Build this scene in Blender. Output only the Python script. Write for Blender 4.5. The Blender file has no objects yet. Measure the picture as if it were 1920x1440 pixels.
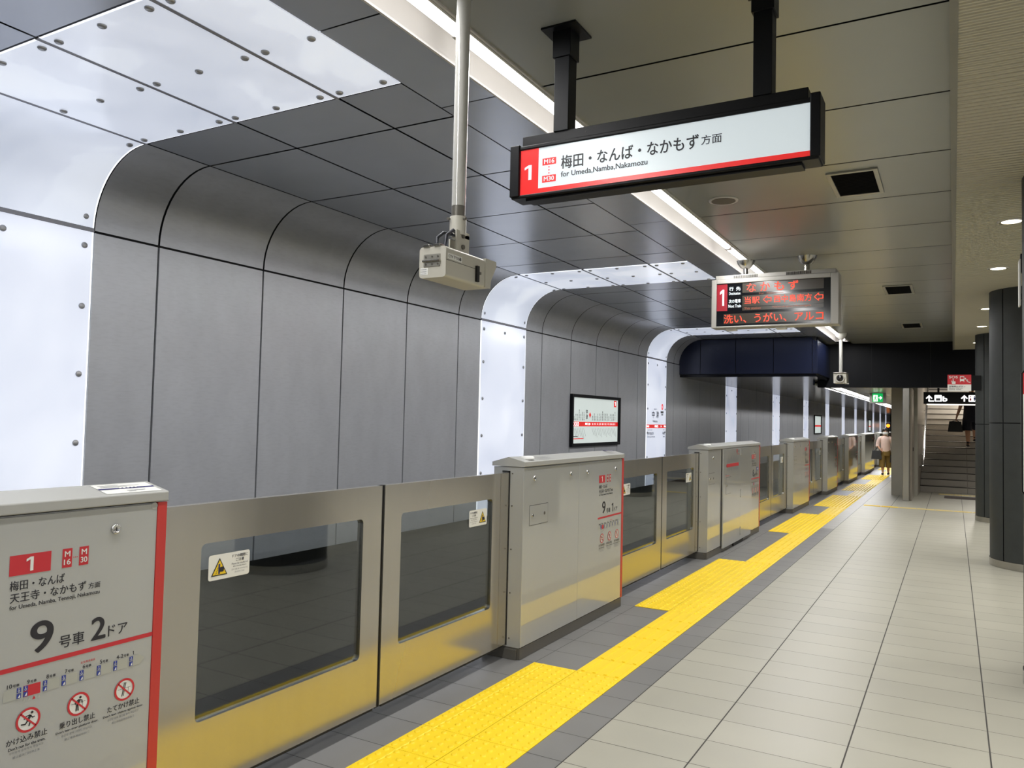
import bpy, bmesh, math, random
from mathutils import Vector, Matrix

random.seed(7)
SC = bpy.context.scene
COL = SC.collection

# ------------------------------------------------------------------ camera
YAW, PITCH, ROLL, CAMH = math.radians(29.5011), math.radians(2.41803), math.radians(1.30643), 1.5588
cy, sy, cp, sp = math.cos(YAW), math.sin(YAW), math.cos(PITCH), math.sin(PITCH)
fwd = Vector((-sy * cp, cy * cp, sp))
right0 = Vector((cy, sy, 0))
up0 = right0.cross(fwd)
rgt = right0 * math.cos(ROLL) + up0 * math.sin(ROLL)
upv = -right0 * math.sin(ROLL) + up0 * math.cos(ROLL)
cam_data = bpy.data.cameras.new('camera')
cam_data.sensor_width = 36.0
cam_data.lens = 1464.593 / 1920.0 * 36.0
cam_data.clip_start = 0.05
cam_data.clip_end = 300
cam = bpy.data.objects.new('camera', cam_data)
COL.objects.link(cam)
mw = Matrix(((rgt.x, upv.x, -fwd.x, 0), (rgt.y, upv.y, -fwd.y, 0), (rgt.z, upv.z, -fwd.z, CAMH), (0, 0, 0, 1)))
cam.matrix_world = mw
SC.camera = cam

# ------------------------------------------------------------------ world, exposure, light levels
W = bpy.data.worlds.new('world')
SC.world = W
W.use_nodes = True
W.node_tree.nodes['Background'].inputs[0].default_value = (0.05, 0.055, 0.06, 1)
W.node_tree.nodes['Background'].inputs[1].default_value = 1.0
SC.view_settings.view_transform = 'Standard'
SC.view_settings.look = 'None'
SC.view_settings.gamma = 1
SC.view_settings.use_curve_mapping = False
SC.view_settings.exposure = 0.0
SC.cycles.max_bounces = 8
SC.cycles.diffuse_bounces = 4
SC.cycles.glossy_bounces = 4
SC.cycles.transparent_max_bounces = 12
SC.cycles.caustics_reflective = False
SC.cycles.caustics_refractive = False
SC.cycles.sample_clamp_indirect = 4.0
SC.cycles.use_denoising = True
TUBE = 4.0
TUBE_W = 39.0      # watts of each tube, thrown downward        # fluorescent tubes
GLOW = 0.66        # edge-lit wall panels
DOWN = 90.0        # downlights and added fill spots, watts
STAIR = 115.0

# ------------------------------------------------------------------ materials
def lin(c):
    o = []
    for v in c:
        v = v / 255.0
        o.append(v / 12.92 if v <= 0.04045 else ((v + 0.055) / 1.055) ** 2.4)
    return (o[0], o[1], o[2], 1.0)

MATS = {}
def mat(name, col, rough=0.5, metal=0.0, spec=0.5, coat=0.0, coat_rough=0.05, var=0.06, vscale=3.0, stretch=(1, 1, 1),
        bump=0.0, bscale=60.0, streak=0.0, island=0.0, aniso=0.0, rvar=0.0, emit=None, estr=0.0, coat_col=None):
    m = bpy.data.materials.new(name)
    m.use_nodes = True
    nt = m.node_tree
    N, L = nt.nodes, nt.links
    b = N['Principled BSDF']
    c = lin(col)
    b.inputs['Roughness'].default_value = rough
    b.inputs['Metallic'].default_value = metal
    b.inputs['Specular IOR Level'].default_value = spec
    b.inputs['Coat Weight'].default_value = coat
    b.inputs['Coat Roughness'].default_value = coat_rough
    b.inputs['Coat IOR'].default_value = 1.8
    b.inputs['Anisotropic'].default_value = aniso
    geo = N.new('ShaderNodeNewGeometry')
    mp = N.new('ShaderNodeMapping')
    mp.inputs['Scale'].default_value = stretch
    L.new(geo.outputs['Position'], mp.inputs['Vector'])
    nz = N.new('ShaderNodeTexNoise')
    nz.inputs['Scale'].default_value = vscale
    nz.inputs['Detail'].default_value = 4
    L.new(mp.outputs[0], nz.inputs['Vector'])
    mx = N.new('ShaderNodeMix'); mx.data_type = 'RGBA'
    k0, k1 = 1 - var, 1 + var
    mx.inputs[6].default_value = (c[0] * k0, c[1] * k0, c[2] * k0, 1)
    mx.inputs[7].default_value = (min(1, c[0] * k1), min(1, c[1] * k1), min(1, c[2] * k1), 1)
    L.new(nz.outputs['Fac'], mx.inputs[0])
    out = mx.outputs[2]
    if island > 0:
        m2 = N.new('ShaderNodeMix'); m2.data_type = 'RGBA'; m2.blend_type = 'MULTIPLY'
        m2.inputs[0].default_value = 1.0
        mr = N.new('ShaderNodeMapRange')
        mr.inputs['To Min'].default_value = 1 - island
        mr.inputs['To Max'].default_value = 1.0
        L.new(geo.outputs['Random Per Island'], mr.inputs['Value'])
        L.new(out, m2.inputs[6]); L.new(mr.outputs[0], m2.inputs[7])
        out = m2.outputs[2]
    if streak > 0:
        mp3 = N.new('ShaderNodeMapping'); mp3.inputs['Rotation'].default_value = (math.radians(28), 0, 0); mp3.inputs['Scale'].default_value = (14, 14, 70)
        L.new(geo.outputs['Position'], mp3.inputs['Vector'])
        n3 = N.new('ShaderNodeTexNoise'); n3.inputs['Scale'].default_value = 1.0; n3.inputs['Detail'].default_value = 3
        L.new(mp3.outputs[0], n3.inputs['Vector'])
        r3 = N.new('ShaderNodeMapRange'); r3.inputs['From Min'].default_value = 0.25; r3.inputs['From Max'].default_value = 0.55
        r3.inputs['To Min'].default_value = 1 - streak; r3.inputs['To Max'].default_value = 1.0
        L.new(n3.outputs['Fac'], r3.inputs['Value'])
        m3 = N.new('ShaderNodeMix'); m3.data_type = 'RGBA'; m3.blend_type = 'MULTIPLY'; m3.inputs[0].default_value = 1.0
        L.new(out, m3.inputs[6]); L.new(r3.outputs[0], m3.inputs[7]); out = m3.outputs[2]
    L.new(out, b.inputs['Base Color'])
    if rvar > 0:
        mr2 = N.new('ShaderNodeMapRange')
        mr2.inputs['To Min'].default_value = max(0.02, rough - rvar)
        mr2.inputs['To Max'].default_value = rough + rvar
        L.new(nz.outputs['Fac'], mr2.inputs['Value'])
        L.new(mr2.outputs[0], b.inputs['Roughness'])
    if bump > 0:
        n2 = N.new('ShaderNodeTexNoise')
        n2.inputs['Scale'].default_value = bscale
        L.new(mp.outputs[0], n2.inputs['Vector'])
        bp = N.new('ShaderNodeBump')
        bp.inputs['Strength'].default_value = bump
        bp.inputs['Distance'].default_value = 0.002
        L.new(n2.outputs['Fac'], bp.inputs['Height'])
        L.new(bp.outputs[0], b.inputs['Normal'])
    if emit:
        b.inputs['Emission Color'].default_value = lin(emit)
        b.inputs['Emission Strength'].default_value = estr
    MATS[name] = m
    return m

def glow_mat(name, col, strength, film=True):
    """edge-lit acrylic: uneven light with a sagging diffuser film inside"""
    m = bpy.data.materials.new(name); m.use_nodes = True
    nt = m.node_tree; N, L = nt.nodes, nt.links
    b = N['Principled BSDF']
    b.inputs['Base Color'].default_value = (0.75, 0.78, 0.82, 1)
    b.inputs['Roughness'].default_value = 0.18
    geo = N.new('ShaderNodeNewGeometry')
    nz = N.new('ShaderNodeTexNoise'); nz.inputs['Scale'].default_value = 1.3; nz.inputs['Detail'].default_value = 3
    nz.inputs['Distortion'].default_value = 0.6
    L.new(geo.outputs['Position'], nz.inputs['Vector'])
    ramp = N.new('ShaderNodeValToRGB')
    c = lin(col)
    e = ramp.color_ramp.elements
    e[0].position = 0.30; e[0].color = (c[0] * 0.72, c[1] * 0.74, c[2] * 0.80, 1)
    e[1].position = 0.72; e[1].color = (min(1, c[0] * 1.12), min(1, c[1] * 1.1), min(1, c[2] * 1.06), 1)
    if film:
        k = ramp.color_ramp.elements.new(0.555); k.color = (c[0] * 0.93, c[1] * 0.93, c[2] * 0.96, 1)
        k = ramp.color_ramp.elements.new(0.562); k.color = (c[0] * 1.01, c[1] * 1.01, c[2] * 1.02, 1)
    L.new(nz.outputs['Fac'], ramp.inputs[0])
    L.new(ramp.outputs[0], b.inputs['Emission Color'])
    b.inputs['Emission Strength'].default_value = strength
    MATS[name] = m
    return m

mat('wall_metal', (203, 205, 211), rough=0.34, metal=0.28, var=0.10, vscale=5, stretch=(1, 1, 0.5), island=0.06, rvar=0.05, bump=0.05, bscale=30, streak=0.07)
mat('ceiling_metal', (195, 200, 210), rough=0.25, metal=0.55, var=0.06, vscale=3, island=0.12)
mat('navy_panel', (17, 25, 52), rough=0.24, metal=0.2, spec=0.5, var=0.1, island=0.1)
mat('navy_soffit', (7, 9, 18), rough=0.16, spec=0.2, var=0.1)
mat('beam_panel', (9, 11, 17), rough=0.5, spec=0.15, var=0.1, island=0.1)
mat('gap_black', (6, 7, 14), rough=0.7)
mat('beige_ceiling', (156, 158, 155), rough=0.26, spec=0.5, metal=0.15, var=0.05, vscale=1.2, island=0.05)
mat('beige_trim', (120, 118, 108), rough=0.4)
mat('trough_white', (196, 193, 190), rough=0.35)
mat('floor_beige', (166, 163, 149), rough=0.40, spec=0.4, var=0.09, vscale=2.2, island=0.07, rvar=0.06)
mat('floor_grey', (122, 121, 119), rough=0.38, spec=0.4, var=0.10, vscale=3.0, island=0.08, rvar=0.06)
mat('floor_pale', (160, 158, 154), rough=0.4, spec=0.4, var=0.08, island=0.05)
mat('grout', (62, 60, 56), rough=0.8)
mat('grout_dark', (60, 58, 54), rough=0.8)
mat('tactile_yellow', (248, 212, 30), rough=0.45, spec=0.4, var=0.05, vscale=4, island=0.05)
mat('tactile_pale', (222, 202, 132), rough=0.5)
mat('steel', (180, 176, 168), rough=0.17, metal=0.72, var=0.05, vscale=2, stretch=(1, 6, 0.3), rvar=0.03)
mat('steel_dark', (104, 101, 94), rough=0.4, metal=0.4)
mat('joint_grey', (158, 158, 166), rough=0.5, metal=0.2)
mat('stainless', (176, 174, 168), rough=0.25, metal=1.0, stretch=(4, 4, 0.3))
mat('screw_steel', (186, 186, 188), rough=0.42, metal=0.5)
mat('chrome', (205, 205, 205), rough=0.12, metal=1.0)
mat('housing_paint', (172, 173, 170), rough=0.30, spec=0.5, coat=1.0, coat_rough=0.04, var=0.03)
mat('cap_paint', (172, 172, 168), rough=0.36, spec=0.5, var=0.03)
mat('red_paint', (196, 58, 54), rough=0.4, var=0.04)
mat('print_red', (200, 46, 56), rough=0.45)
mat('print_black', (38, 37, 44), rough=0.5)
mat('print_white', (232, 232, 228), rough=0.45)
mat('print_grey', (176, 177, 168), rough=0.5)
mat('print_midgrey', (120, 122, 126), rough=0.5)
mat('print_blue', (44, 62, 150), rough=0.45)
mat('print_yellow', (240, 205, 40), rough=0.4)
mat('print_navy', (52, 50, 104), rough=0.5)
mat('sticker_white', (232, 232, 226), rough=0.4)
mat('rubber', (24, 24, 24), rough=0.6)
mat('black_metal', (13, 15, 19), rough=0.45, spec=0.2)
mat('sign_black', (10, 11, 14), rough=0.42, spec=0.2)
mat('column_slate', (52, 55, 54), rough=0.5, var=0.22, vscale=7, spec=0.35, bump=0.05)
mat('concrete', (178, 174, 162), rough=0.5, var=0.10, vscale=4, spec=0.4)
mat('stair_stone', (168, 162, 152), rough=0.6, var=0.14, vscale=6)
mat('stair_nosing', (46, 42, 40), rough=0.6)
mat('stair_wall', (150, 142, 130), rough=0.3, metal=0.3)
mat('mat_dark', (72, 62, 58), rough=0.8, bump=0.4)
mat('track_dark', (40, 40, 42), rough=0.7, var=0.2)
mat('grille_black', (9, 9, 11), rough=0.9, spec=0.1)
mat('vent_frame', (168, 166, 158), rough=0.35, metal=0.6)
mat('speaker_grille', (92, 86, 80), rough=0.6, var=0.2, vscale=200)
mat('cctv_paint', (190, 187, 176), rough=0.42, var=0.04)
mat('cable_black', (34, 37, 46), rough=0.5)
mat('pipe_white', (176, 175, 170), rough=0.2, spec=0.6, coat=0.5)
mat('display_case', (166, 163, 157), rough=0.4)
mat('display_screen', (14, 16, 20), rough=0.12, spec=0.5)
mat('led_field', (62, 56, 48), rough=0.2, var=0.1, vscale=400)
mat('lens', (20, 18, 20), rough=0.05, spec=0.8)
mat('skin', (196, 150, 122), rough=0.55)
mat('hair', (34, 28, 28), rough=0.5)
mat('mask_white', (238, 238, 238), rough=0.6)
mat('blouse_pink', (226, 200, 190), rough=0.8, var=0.06, vscale=20)
mat('trousers_olive', (122, 100, 50), rough=0.8, var=0.12, vscale=10)
mat('bag_grey', (52, 56, 62), rough=0.6)
mat('bag_black', (22, 22, 28), rough=0.6)
mat('cloth_navy', (20, 24, 42), rough=0.8, var=0.15, vscale=12)
mat('shoe_dark', (34, 34, 36), rough=0.5)
mat('sole_white', (214, 208, 198), rough=0.5)
mat('wall_plain', (176, 174, 168), rough=0.5)
mat('tube_light', (255, 255, 255), emit=(255, 253, 250), estr=TUBE)
mat('down_lens', (255, 255, 255), emit=(255, 246, 214), estr=9.0)
mat('lit_white', (200, 208, 210), rough=0.25, emit=(205, 216, 222), estr=0.62)
mat('lit_board', (200, 208, 205), rough=0.25, emit=(214, 224, 220), estr=0.60)
mat('lit_red', (200, 40, 40), rough=0.25, emit=(214, 42, 40), estr=0.75)
mat('lit_sign', (255, 255, 255), emit=(255, 255, 255), estr=1.3)
mat('lit_strip', (255, 255, 255), emit=(255, 246, 226), estr=2.2)
mat('lit_edge', (255, 255, 255), emit=(246, 250, 255), estr=1.15)
mat('led_red', (60, 10, 5), emit=(255, 72, 40), estr=1.35)
mat('led_amber', (60, 24, 8), emit=(205, 100, 60), estr=0.55)
mat('exit_green', (10, 120, 60), emit=(10, 190, 90), estr=0.85)
mat('signal_orange', (120, 60, 10), emit=(255, 140, 30), estr=3.0)
mat('maroon_panel', (150, 24, 40), rough=0.35)
glow_mat('glow_panel', (226, 233, 247), GLOW)
glow_mat('glow_pillar', (222, 228, 246), GLOW * 1.05, film=False)

# ribbed ceiling over the columns: fine ribs across the platform
def ribbed():
    m = mat('ribbed_ceiling', (196, 191, 172), rough=0.45, var=0.04)
    nt = m.node_tree; N, L = nt.nodes, nt.links
    geo = N.new('ShaderNodeNewGeometry'); sep = N.new('ShaderNodeSeparateXYZ')
    L.new(geo.outputs['Position'], sep.inputs[0])
    mul = N.new('ShaderNodeMath'); mul.operation = 'MULTIPLY'; mul.inputs[1].default_value = 2 * math.pi / 0.05
    L.new(sep.outputs['Y'], mul.inputs[0])
    s = N.new('ShaderNodeMath'); s.operation = 'SINE'; L.new(mul.outputs[0], s.inputs[0])
    bp = N.new('ShaderNodeBump'); bp.inputs['Strength'].default_value = 1.0; bp.inputs['Distance'].default_value = 0.012
    L.new(s.outputs[0], bp.inputs['Height']); L.new(bp.outputs[0], N['Principled BSDF'].inputs['Normal'])
ribbed()

def glass_mat():
    m = bpy.data.materials.new('door_glass'); m.use_nodes = True
    nt = m.node_tree; N, L = nt.nodes, nt.links
    for n in list(N):
        N.remove(n)
    out = N.new('ShaderNodeOutputMaterial')
    tr = N.new('ShaderNodeBsdfTransparent'); tr.inputs[0].default_value = (0.74, 0.77, 0.78, 1)
    gl = N.new('ShaderNodeBsdfGlossy'); gl.inputs['Roughness'].default_value = 0.02
    gl.inputs['Color'].default_value = (0.9, 0.92, 0.92, 1)
    geo = N.new('ShaderNodeNewGeometry')
    dt = N.new('ShaderNodeVectorMath'); dt.operation = 'DOT_PRODUCT'
    L.new(geo.outputs['Normal'], dt.inputs[0]); L.new(geo.outputs['Incoming'], dt.inputs[1])
    def mth(op, a, b=None):
        n = N.new('ShaderNodeMath'); n.operation = op
        for i, q in enumerate((a, b)):
            if q is None: continue
            if isinstance(q, (int, float)): n.inputs[i].default_value = q
            else: L.new(q, n.inputs[i])
        return n.outputs[0]
    om = mth('SUBTRACT', 1.0, mth('ABSOLUTE', dt.outputs['Value']))
    frs = mth('ADD', mth('MULTIPLY', mth('POWER', om, 5.0), 0.91), 0.09)
    nz = N.new('ShaderNodeTexNoise'); nz.inputs['Scale'].default_value = 2.0
    bp = N.new('ShaderNodeBump'); bp.inputs['Strength'].default_value = 0.01
    L.new(nz.outputs['Fac'], bp.inputs['Height']); L.new(bp.outputs[0], gl.inputs['Normal'])
    mx = N.new('ShaderNodeMixShader')
    L.new(frs, mx.inputs[0]); L.new(tr.outputs[0], mx.inputs[1]); L.new(gl.outputs[0], mx.inputs[2])
    L.new(mx.outputs[0], out.inputs[0])
    MATS['door_glass'] = m
glass_mat()

# ------------------------------------------------------------------ object helpers
ORG = {}
def link(o):
    COL.objects.link(o)
    return o

def tag(o, label=None, cat=None, group=None, kind=None):
    if label: o['label'] = label
    if cat: o['category'] = cat
    if group: o['group'] = group
    if kind: o['kind'] = kind
    return o

def thing(name, loc, label, cat, group=None):
    o = bpy.data.objects.new(name, None)
    o.empty_display_size = 0.1
    o.location = loc
    ORG[o.name] = Vector(loc)
    link(o)
    return tag(o, label, cat, group)

def origin_of(p):
    while p is not None and p.parent is not None:
        p = p.parent
    return ORG.get(p.name, Vector((0, 0, 0))) if p is not None else Vector((0, 0, 0))

TXT = {}
def text_geo(body, bold=0.0, spacing=1.0, line=1.0):
    key = (body, spacing, line)
    if key in TXT:
        return TXT[key]
    c = bpy.data.curves.new('text', 'FONT')
    c.body = body
    c.space_character = spacing
    c.space_line = line
    c.resolution_u = 7 if len(body) <= 2 else 3
    o = bpy.data.objects.new('text', c)
    link(o)
    dg = bpy.context.evaluated_depsgraph_get()
    me = o.evaluated_get(dg).to_mesh()
    vs = [(v.co.x, v.co.y) for v in me.vertices]
    fs = [tuple(p.vertices) for p in me.polygons]
    o.evaluated_get(dg).to_mesh_clear()
    bpy.data.objects.remove(o)
    bpy.data.curves.remove(c)
    x0, x1 = min(v[0] for v in vs), max(v[0] for v in vs)
    y0, y1 = min(v[1] for v in vs), max(v[1] for v in vs)
    TXT[key] = (vs, fs, x0, y0, x1, y1)
    return TXT[key]

class M:
    """collects shapes in world coordinates and links them as one mesh object"""
    def __init__(s):
        s.v, s.f, s.mi, s.sm, s.ms = [], [], [], [], []
    def _m(s, m):
        if m not in s.ms: s.ms.append(m)
        return s.ms.index(m)
    def add(s, vs, fs, m, smooth=False):
        k = len(s.v); i = s._m(m)
        s.v += [tuple(v) for v in vs]
        for f in fs:
            s.f.append(tuple(k + a for a in f)); s.mi.append(i); s.sm.append(smooth)
        return s
    def quad(s, a, b, c, d, m):
        return s.add([a, b, c, d], [(0, 1, 2, 3)], m)
    def box(s, x0, y0, z0, x1, y1, z1, m):
        x0, x1 = min(x0, x1), max(x0, x1); y0, y1 = min(y0, y1), max(y0, y1); z0, z1 = min(z0, z1), max(z0, z1)
        return s.add([(x0, y0, z0), (x1, y0, z0), (x1, y1, z0), (x0, y1, z0), (x0, y0, z1), (x1, y0, z1), (x1, y1, z1), (x0, y1, z1)],
                     [(3, 2, 1, 0), (4, 5, 6, 7), (0, 1, 5, 4), (1, 2, 6, 5), (2, 3, 7, 6), (3, 0, 4, 7)], m)
    def prism(s, poly, a0, a1, axis, m, smooth=False):
        """poly in the plane normal to axis: axis y -> (x,z), axis x -> (y,z), axis z -> (x,y)"""
        def p3(p, a):
            if axis == 'y': return (p[0], a, p[1])
            if axis == 'x': return (a, p[0], p[1])
            return (p[0], p[1], a)
        n = len(poly)
        vs = [p3(p, a0) for p in poly] + [p3(p, a1) for p in poly]
        s.add(vs, [tuple(range(n))[::-1], tuple(range(n, 2 * n))], m)
        s.add(vs, [(i, (i + 1) % n, n + (i + 1) % n, n + i) for i in range(n)], m, smooth)
        return s
    def cyl(s, p0, p1, r, m, seg=16, r1=None, cap=True):
        p0, p1 = Vector(p0), Vector(p1)
        r1 = r if r1 is None else r1
        d = (p1 - p0).normalized()
        a = Vector((0, 0, 1)) if abs(d.z) < 0.9 else Vector((1, 0, 0))
        u = d.cross(a).normalized(); w = d.cross(u)
        vs = []
        for q, rr in ((p0, r), (p1, r1)):
            for i in range(seg):
                t = 2 * math.pi * i / seg
                vs.append(q + u * math.cos(t) * rr + w * math.sin(t) * rr)
        s.add(vs, [(i, (i + 1) % seg, seg + (i + 1) % seg, seg + i) for i in range(seg)], m, True)
        if cap:
            s.add(vs, [tuple(range(seg))[::-1], tuple(range(seg, 2 * seg))], m)
        return s
    def lathe(s, c, prof, m, seg=24, axis=(0, 0, 1), cap=True):
        d = Vector(axis).normalized(); c = Vector(c)
        a = Vector((0, 0, 1)) if abs(d.z) < 0.9 else Vector((1, 0, 0))
        u = d.cross(a).normalized(); w = d.cross(u)
        vs = []
        for r, h in prof:
            for i in range(seg):
                t = 2 * math.pi * i / seg
                vs.append(c + d * h + u * math.cos(t) * r + w * math.sin(t) * r)
        fs = []
        for k in range(len(prof) - 1):
            for i in range(seg):
                j = (i + 1) % seg
                fs.append((k * seg + i, k * seg + j, (k + 1) * seg + j, (k + 1) * seg + i))
        s.add(vs, fs, m, True)
        n = len(prof)
        if cap: s.add(vs, [tuple(range(seg))[::-1], tuple(range((n - 1) * seg, n * seg))], m)
        return s
    def tube(s, pts, r, m, seg=10):
        pts = [Vector(p) for p in pts]
        vs = []; n = len(pts)
        for k, p in enumerate(pts):
            d = (pts[min(k + 1, n - 1)] - pts[max(k - 1, 0)]).normalized()
            a = Vector((0.13, 0.2, 0.97)) if abs(d.z) < 0.9 else Vector((1, 0.1, 0))
            u = d.cross(a).normalized(); w = d.cross(u)
            for i in range(seg):
                t = 2 * math.pi * i / seg
                vs.append(p + u * math.cos(t) * r + w * math.sin(t) * r)
        fs = [(k * seg + i, k * seg + (i + 1) % seg, (k + 1) * seg + (i + 1) % seg, (k + 1) * seg + i) for k in range(n - 1) for i in range(seg)]
        s.add(vs, fs, m, True)
        s.add(vs, [tuple(range(seg))[::-1], tuple(range((n - 1) * seg, n * seg))], m)
        return s
    def loft(s, secs, m, seg=20, cap=True):
        """secs: (cx, cy, z, rx, ry) stacked upward"""
        vs = []
        for cx, cy_, z, rx, ry in secs:
            for i in range(seg):
                t = 2 * math.pi * i / seg
                vs.append((cx + rx * math.cos(t), cy_ + ry * math.sin(t), z))
        n = len(secs)
        s.add(vs, [(k * seg + i, k * seg + (i + 1) % seg, (k + 1) * seg + (i + 1) % seg, (k + 1) * seg + i) for k in range(n - 1) for i in range(seg)], m, True)
        if cap: s.add(vs, [tuple(range(seg))[::-1], tuple(range((n - 1) * seg, n * seg))], m)
        return s
    def limb(s, pts, m, seg=12):
        """tapering sleeve or trouser leg: (point, radius)"""
        vs = []; n = len(pts)
        P = [Vector(p) for p, r in pts]
        for k, (p, r) in enumerate(pts):
            d = (P[min(k + 1, n - 1)] - P[max(k - 1, 0)]).normalized()
            u = d.cross(Vector((0.1, 1, 0.05))).normalized(); w = d.cross(u)
            for i in range(seg):
                t = 2 * math.pi * i / seg
                vs.append(P[k] + u * math.cos(t) * r + w * math.sin(t) * r)
        s.add(vs, [(k * seg + i, k * seg + (i + 1) % seg, (k + 1) * seg + (i + 1) % seg, (k + 1) * seg + i) for k in range(n - 1) for i in range(seg)], m, True)
        s.add(vs, [tuple(range(seg))[::-1], tuple(range((n - 1) * seg, n * seg))], m)
        return s
    def build(s, name, parent=None, bevel=0.0, label=None):
        o0 = origin_of(parent)
        me = bpy.data.meshes.new(name)
        me.from_pydata([(v[0] - o0.x, v[1] - o0.y, v[2] - o0.z) for v in s.v], [], s.f)
        for m in s.ms:
            me.materials.append(MATS[m])
        me.polygons.foreach_set('material_index', s.mi)
        me.polygons.foreach_set('use_smooth', s.sm)
        me.update()
        o = bpy.data.objects.new(name, me)
        link(o)
        if parent is not None: o.parent = parent
        if bevel > 0:
            b = o.modifiers.new('bevel', 'BEVEL'); b.width = bevel; b.segments = 2; b.limit_method = 'ANGLE'; b.angle_limit = math.radians(40)
        if label: o['label'] = label
        return o

def numeral_one(f, u0, v0, u1, v1, mt, k=2):
    w, h = u1 - u0, v1 - v0
    f.rect(u0 + w * 0.55, v0, u1, v1, mt, k)
    f.poly([(u0 + w * 0.55, v1), (u0, v1 - h * 0.14), (u0, v1 - h * 0.31), (u0 + w * 0.55, v1 - h * 0.18)], mt, k)

class Face:
    """lays flat print on a plane: u along U, v along V, each layer a hair above the last"""
    def __init__(s, m, o, U, V, lift=0.0012):
        s.m = m; s.o = Vector(o); s.U = Vector(U); s.V = Vector(V); s.N = s.U.cross(s.V).normalized(); s.l = lift
    def p(s, u, v, k):
        return s.o + s.U * u + s.V * v + s.N * (s.l * k)
    def poly(s, pts, mt, k=1):
        s.m.add([s.p(u, v, k) for u, v in pts], [tuple(range(len(pts)))], mt); return s
    def rect(s, u0, v0, u1, v1, mt, k=1):
        return s.poly([(u0, v0), (u1, v0), (u1, v1), (u0, v1)], mt, k)
    def rrect(s, u0, v0, u1, v1, r, mt, k=1):
        pts = []
        for cx, cy_, a in ((u1 - r, v0 + r, -90), (u1 - r, v1 - r, 0), (u0 + r, v1 - r, 90), (u0 + r, v0 + r, 180)):
            for t in range(4):
                q = math.radians(a + t * 30); pts.append((cx + r * math.cos(q), cy_ + r * math.sin(q)))
        return s.poly(pts, mt, k)
    def disc(s, u, v, r, mt, k=1, seg=20):
        return s.poly([(u + r * math.cos(2 * math.pi * i / seg), v + r * math.sin(2 * math.pi * i / seg)) for i in range(seg)], mt, k)
    def ring(s, u, v, r0, r1, mt, k=1, seg=32):
        vs = []
        for i in range(seg):
            t = 2 * math.pi * i / seg
            vs += [s.p(u + r0 * math.cos(t), v + r0 * math.sin(t), k), s.p(u + r1 * math.cos(t), v + r1 * math.sin(t), k)]
        s.m.add(vs, [(2 * i, 2 * i + 1, (2 * i + 3) % (2 * seg), (2 * i + 2) % (2 * seg)) for i in range(seg)], mt); return s
    def seg(s, a, b, w, mt, k=1):
        a, b = Vector(a), Vector(b); d = (b - a).normalized(); n = Vector((-d.y, d.x)) * w / 2
        return s.poly([tuple(a + n), tuple(a - n), tuple(b - n), tuple(b + n)], mt, k)
    def path(s, pts, w, mt, k=1):
        for a, b in zip(pts[:-1], pts[1:]): s.seg(a, b, w, mt, k)
        for p in pts[1:-1]: s.disc(p[0], p[1], w / 2, mt, k, 8)
        return s
    def text(s, body, u0, v0, u1, v1, mt, k=2, bold=0.012, keep=False, spacing=1.0, line=1.0):
        vs, fs, x0, y0, x1, y1 = text_geo(body, bold, spacing, line)
        sx, sy_ = (u1 - u0) / (x1 - x0), (v1 - v0) / (y1 - y0)
        ou = u0
        if keep:
            w = (x1 - x0) * sy_
            ou = (u0 + u1) / 2 - w / 2; sx = sy_
        d = bold if bold >= 0.008 and (v1 - v0) > 0.0085 else 0.0
        sh = [(0, 0)] if d == 0 else [(-d, 0), (d, 0), (0, -d * 0.7), (0, d * 0.7)]
        for q, (du, dv) in enumerate(sh):
            s.m.add([s.p(ou + (x - x0 + du) * sx, v0 + (y - y0 + dv) * sy_, k + q * 0.12) for x, y in vs], fs, mt)
        return s

def copy_tree(o, parent=None):
    c = o.copy()
    COL.objects.link(c)
    c.parent = parent
    for ch in list(o.children):
        copy_tree(ch, c)
    return c

def structure(o, kind='structure'):
    o['kind'] = kind
    return o

# ================================================================== SETTING
ZC = 3.30            # main ceiling
ZR = 3.13            # ribbed ceiling over the columns
ZL = 2.46            # low ceiling beyond the beam
XW = -5.15           # track-side wall
YF = 18.2            # beam
YEND = 92.0
YBACK = -6.0
XR = 6.77
PY = 2.98            # tile grid phase

# ---- floor: real tiles with joints
m = M()
cols = [(-2.95, -2.326, 'floor_grey', 0.003), (-2.326, -2.028, 'floor_grey', 0.003), (-2.028, -1.734, 'floor_grey', 0.003),
        (-1.734, -1.549, 'floor_grey', 0.004), (-1.549, -1.056, 'floor_beige', 0.007)]
x = -1.056
xs = [-0.447, 0.151, 0.75, 1.35, 1.95, 2.55, 3.15, 3.75, 4.35, 4.95, 5.55, 6.15, 6.77]
for nx in xs:
    cols.append((x, nx, 'floor_beige', 0.007)); x = nx
j0 = int(math.floor((YBACK - PY) / 0.3)); j1 = int(math.ceil((YEND - PY) / 0.3))
for x0, x1, mt, g in cols:
    for j in range(j0, j1):
        ya, yb = PY + 0.3 * j, PY + 0.3 * (j + 1)
        mm = mt
        if mt == 'floor_grey' and x0 > -1.74 and ya > 12.5: mm = 'floor_pale'
        h = g / 2
        m.quad((x0 + h, ya + 0.0018, 0), (x1 - h, ya + 0.0018, 0), (x1 - h, yb - 0.0018, 0), (x0 + h, yb - 0.0018, 0), mm)
m.quad((-2.95, YBACK, -0.002), (-1.549, YBACK, -0.002), (-1.549, YEND, -0.002), (-2.95, YEND, -0.002), 'grout')
m.quad((-1.549, YBACK, -0.002), (XR, YBACK, -0.002), (XR, YEND, -0.002), (-1.549, YEND, -0.002), 'grout')
m.box(-2.95, YBACK, -1.2, -2.90, YEND, -0.003, 'track_dark')
structure(m.build('floor'))

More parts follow.
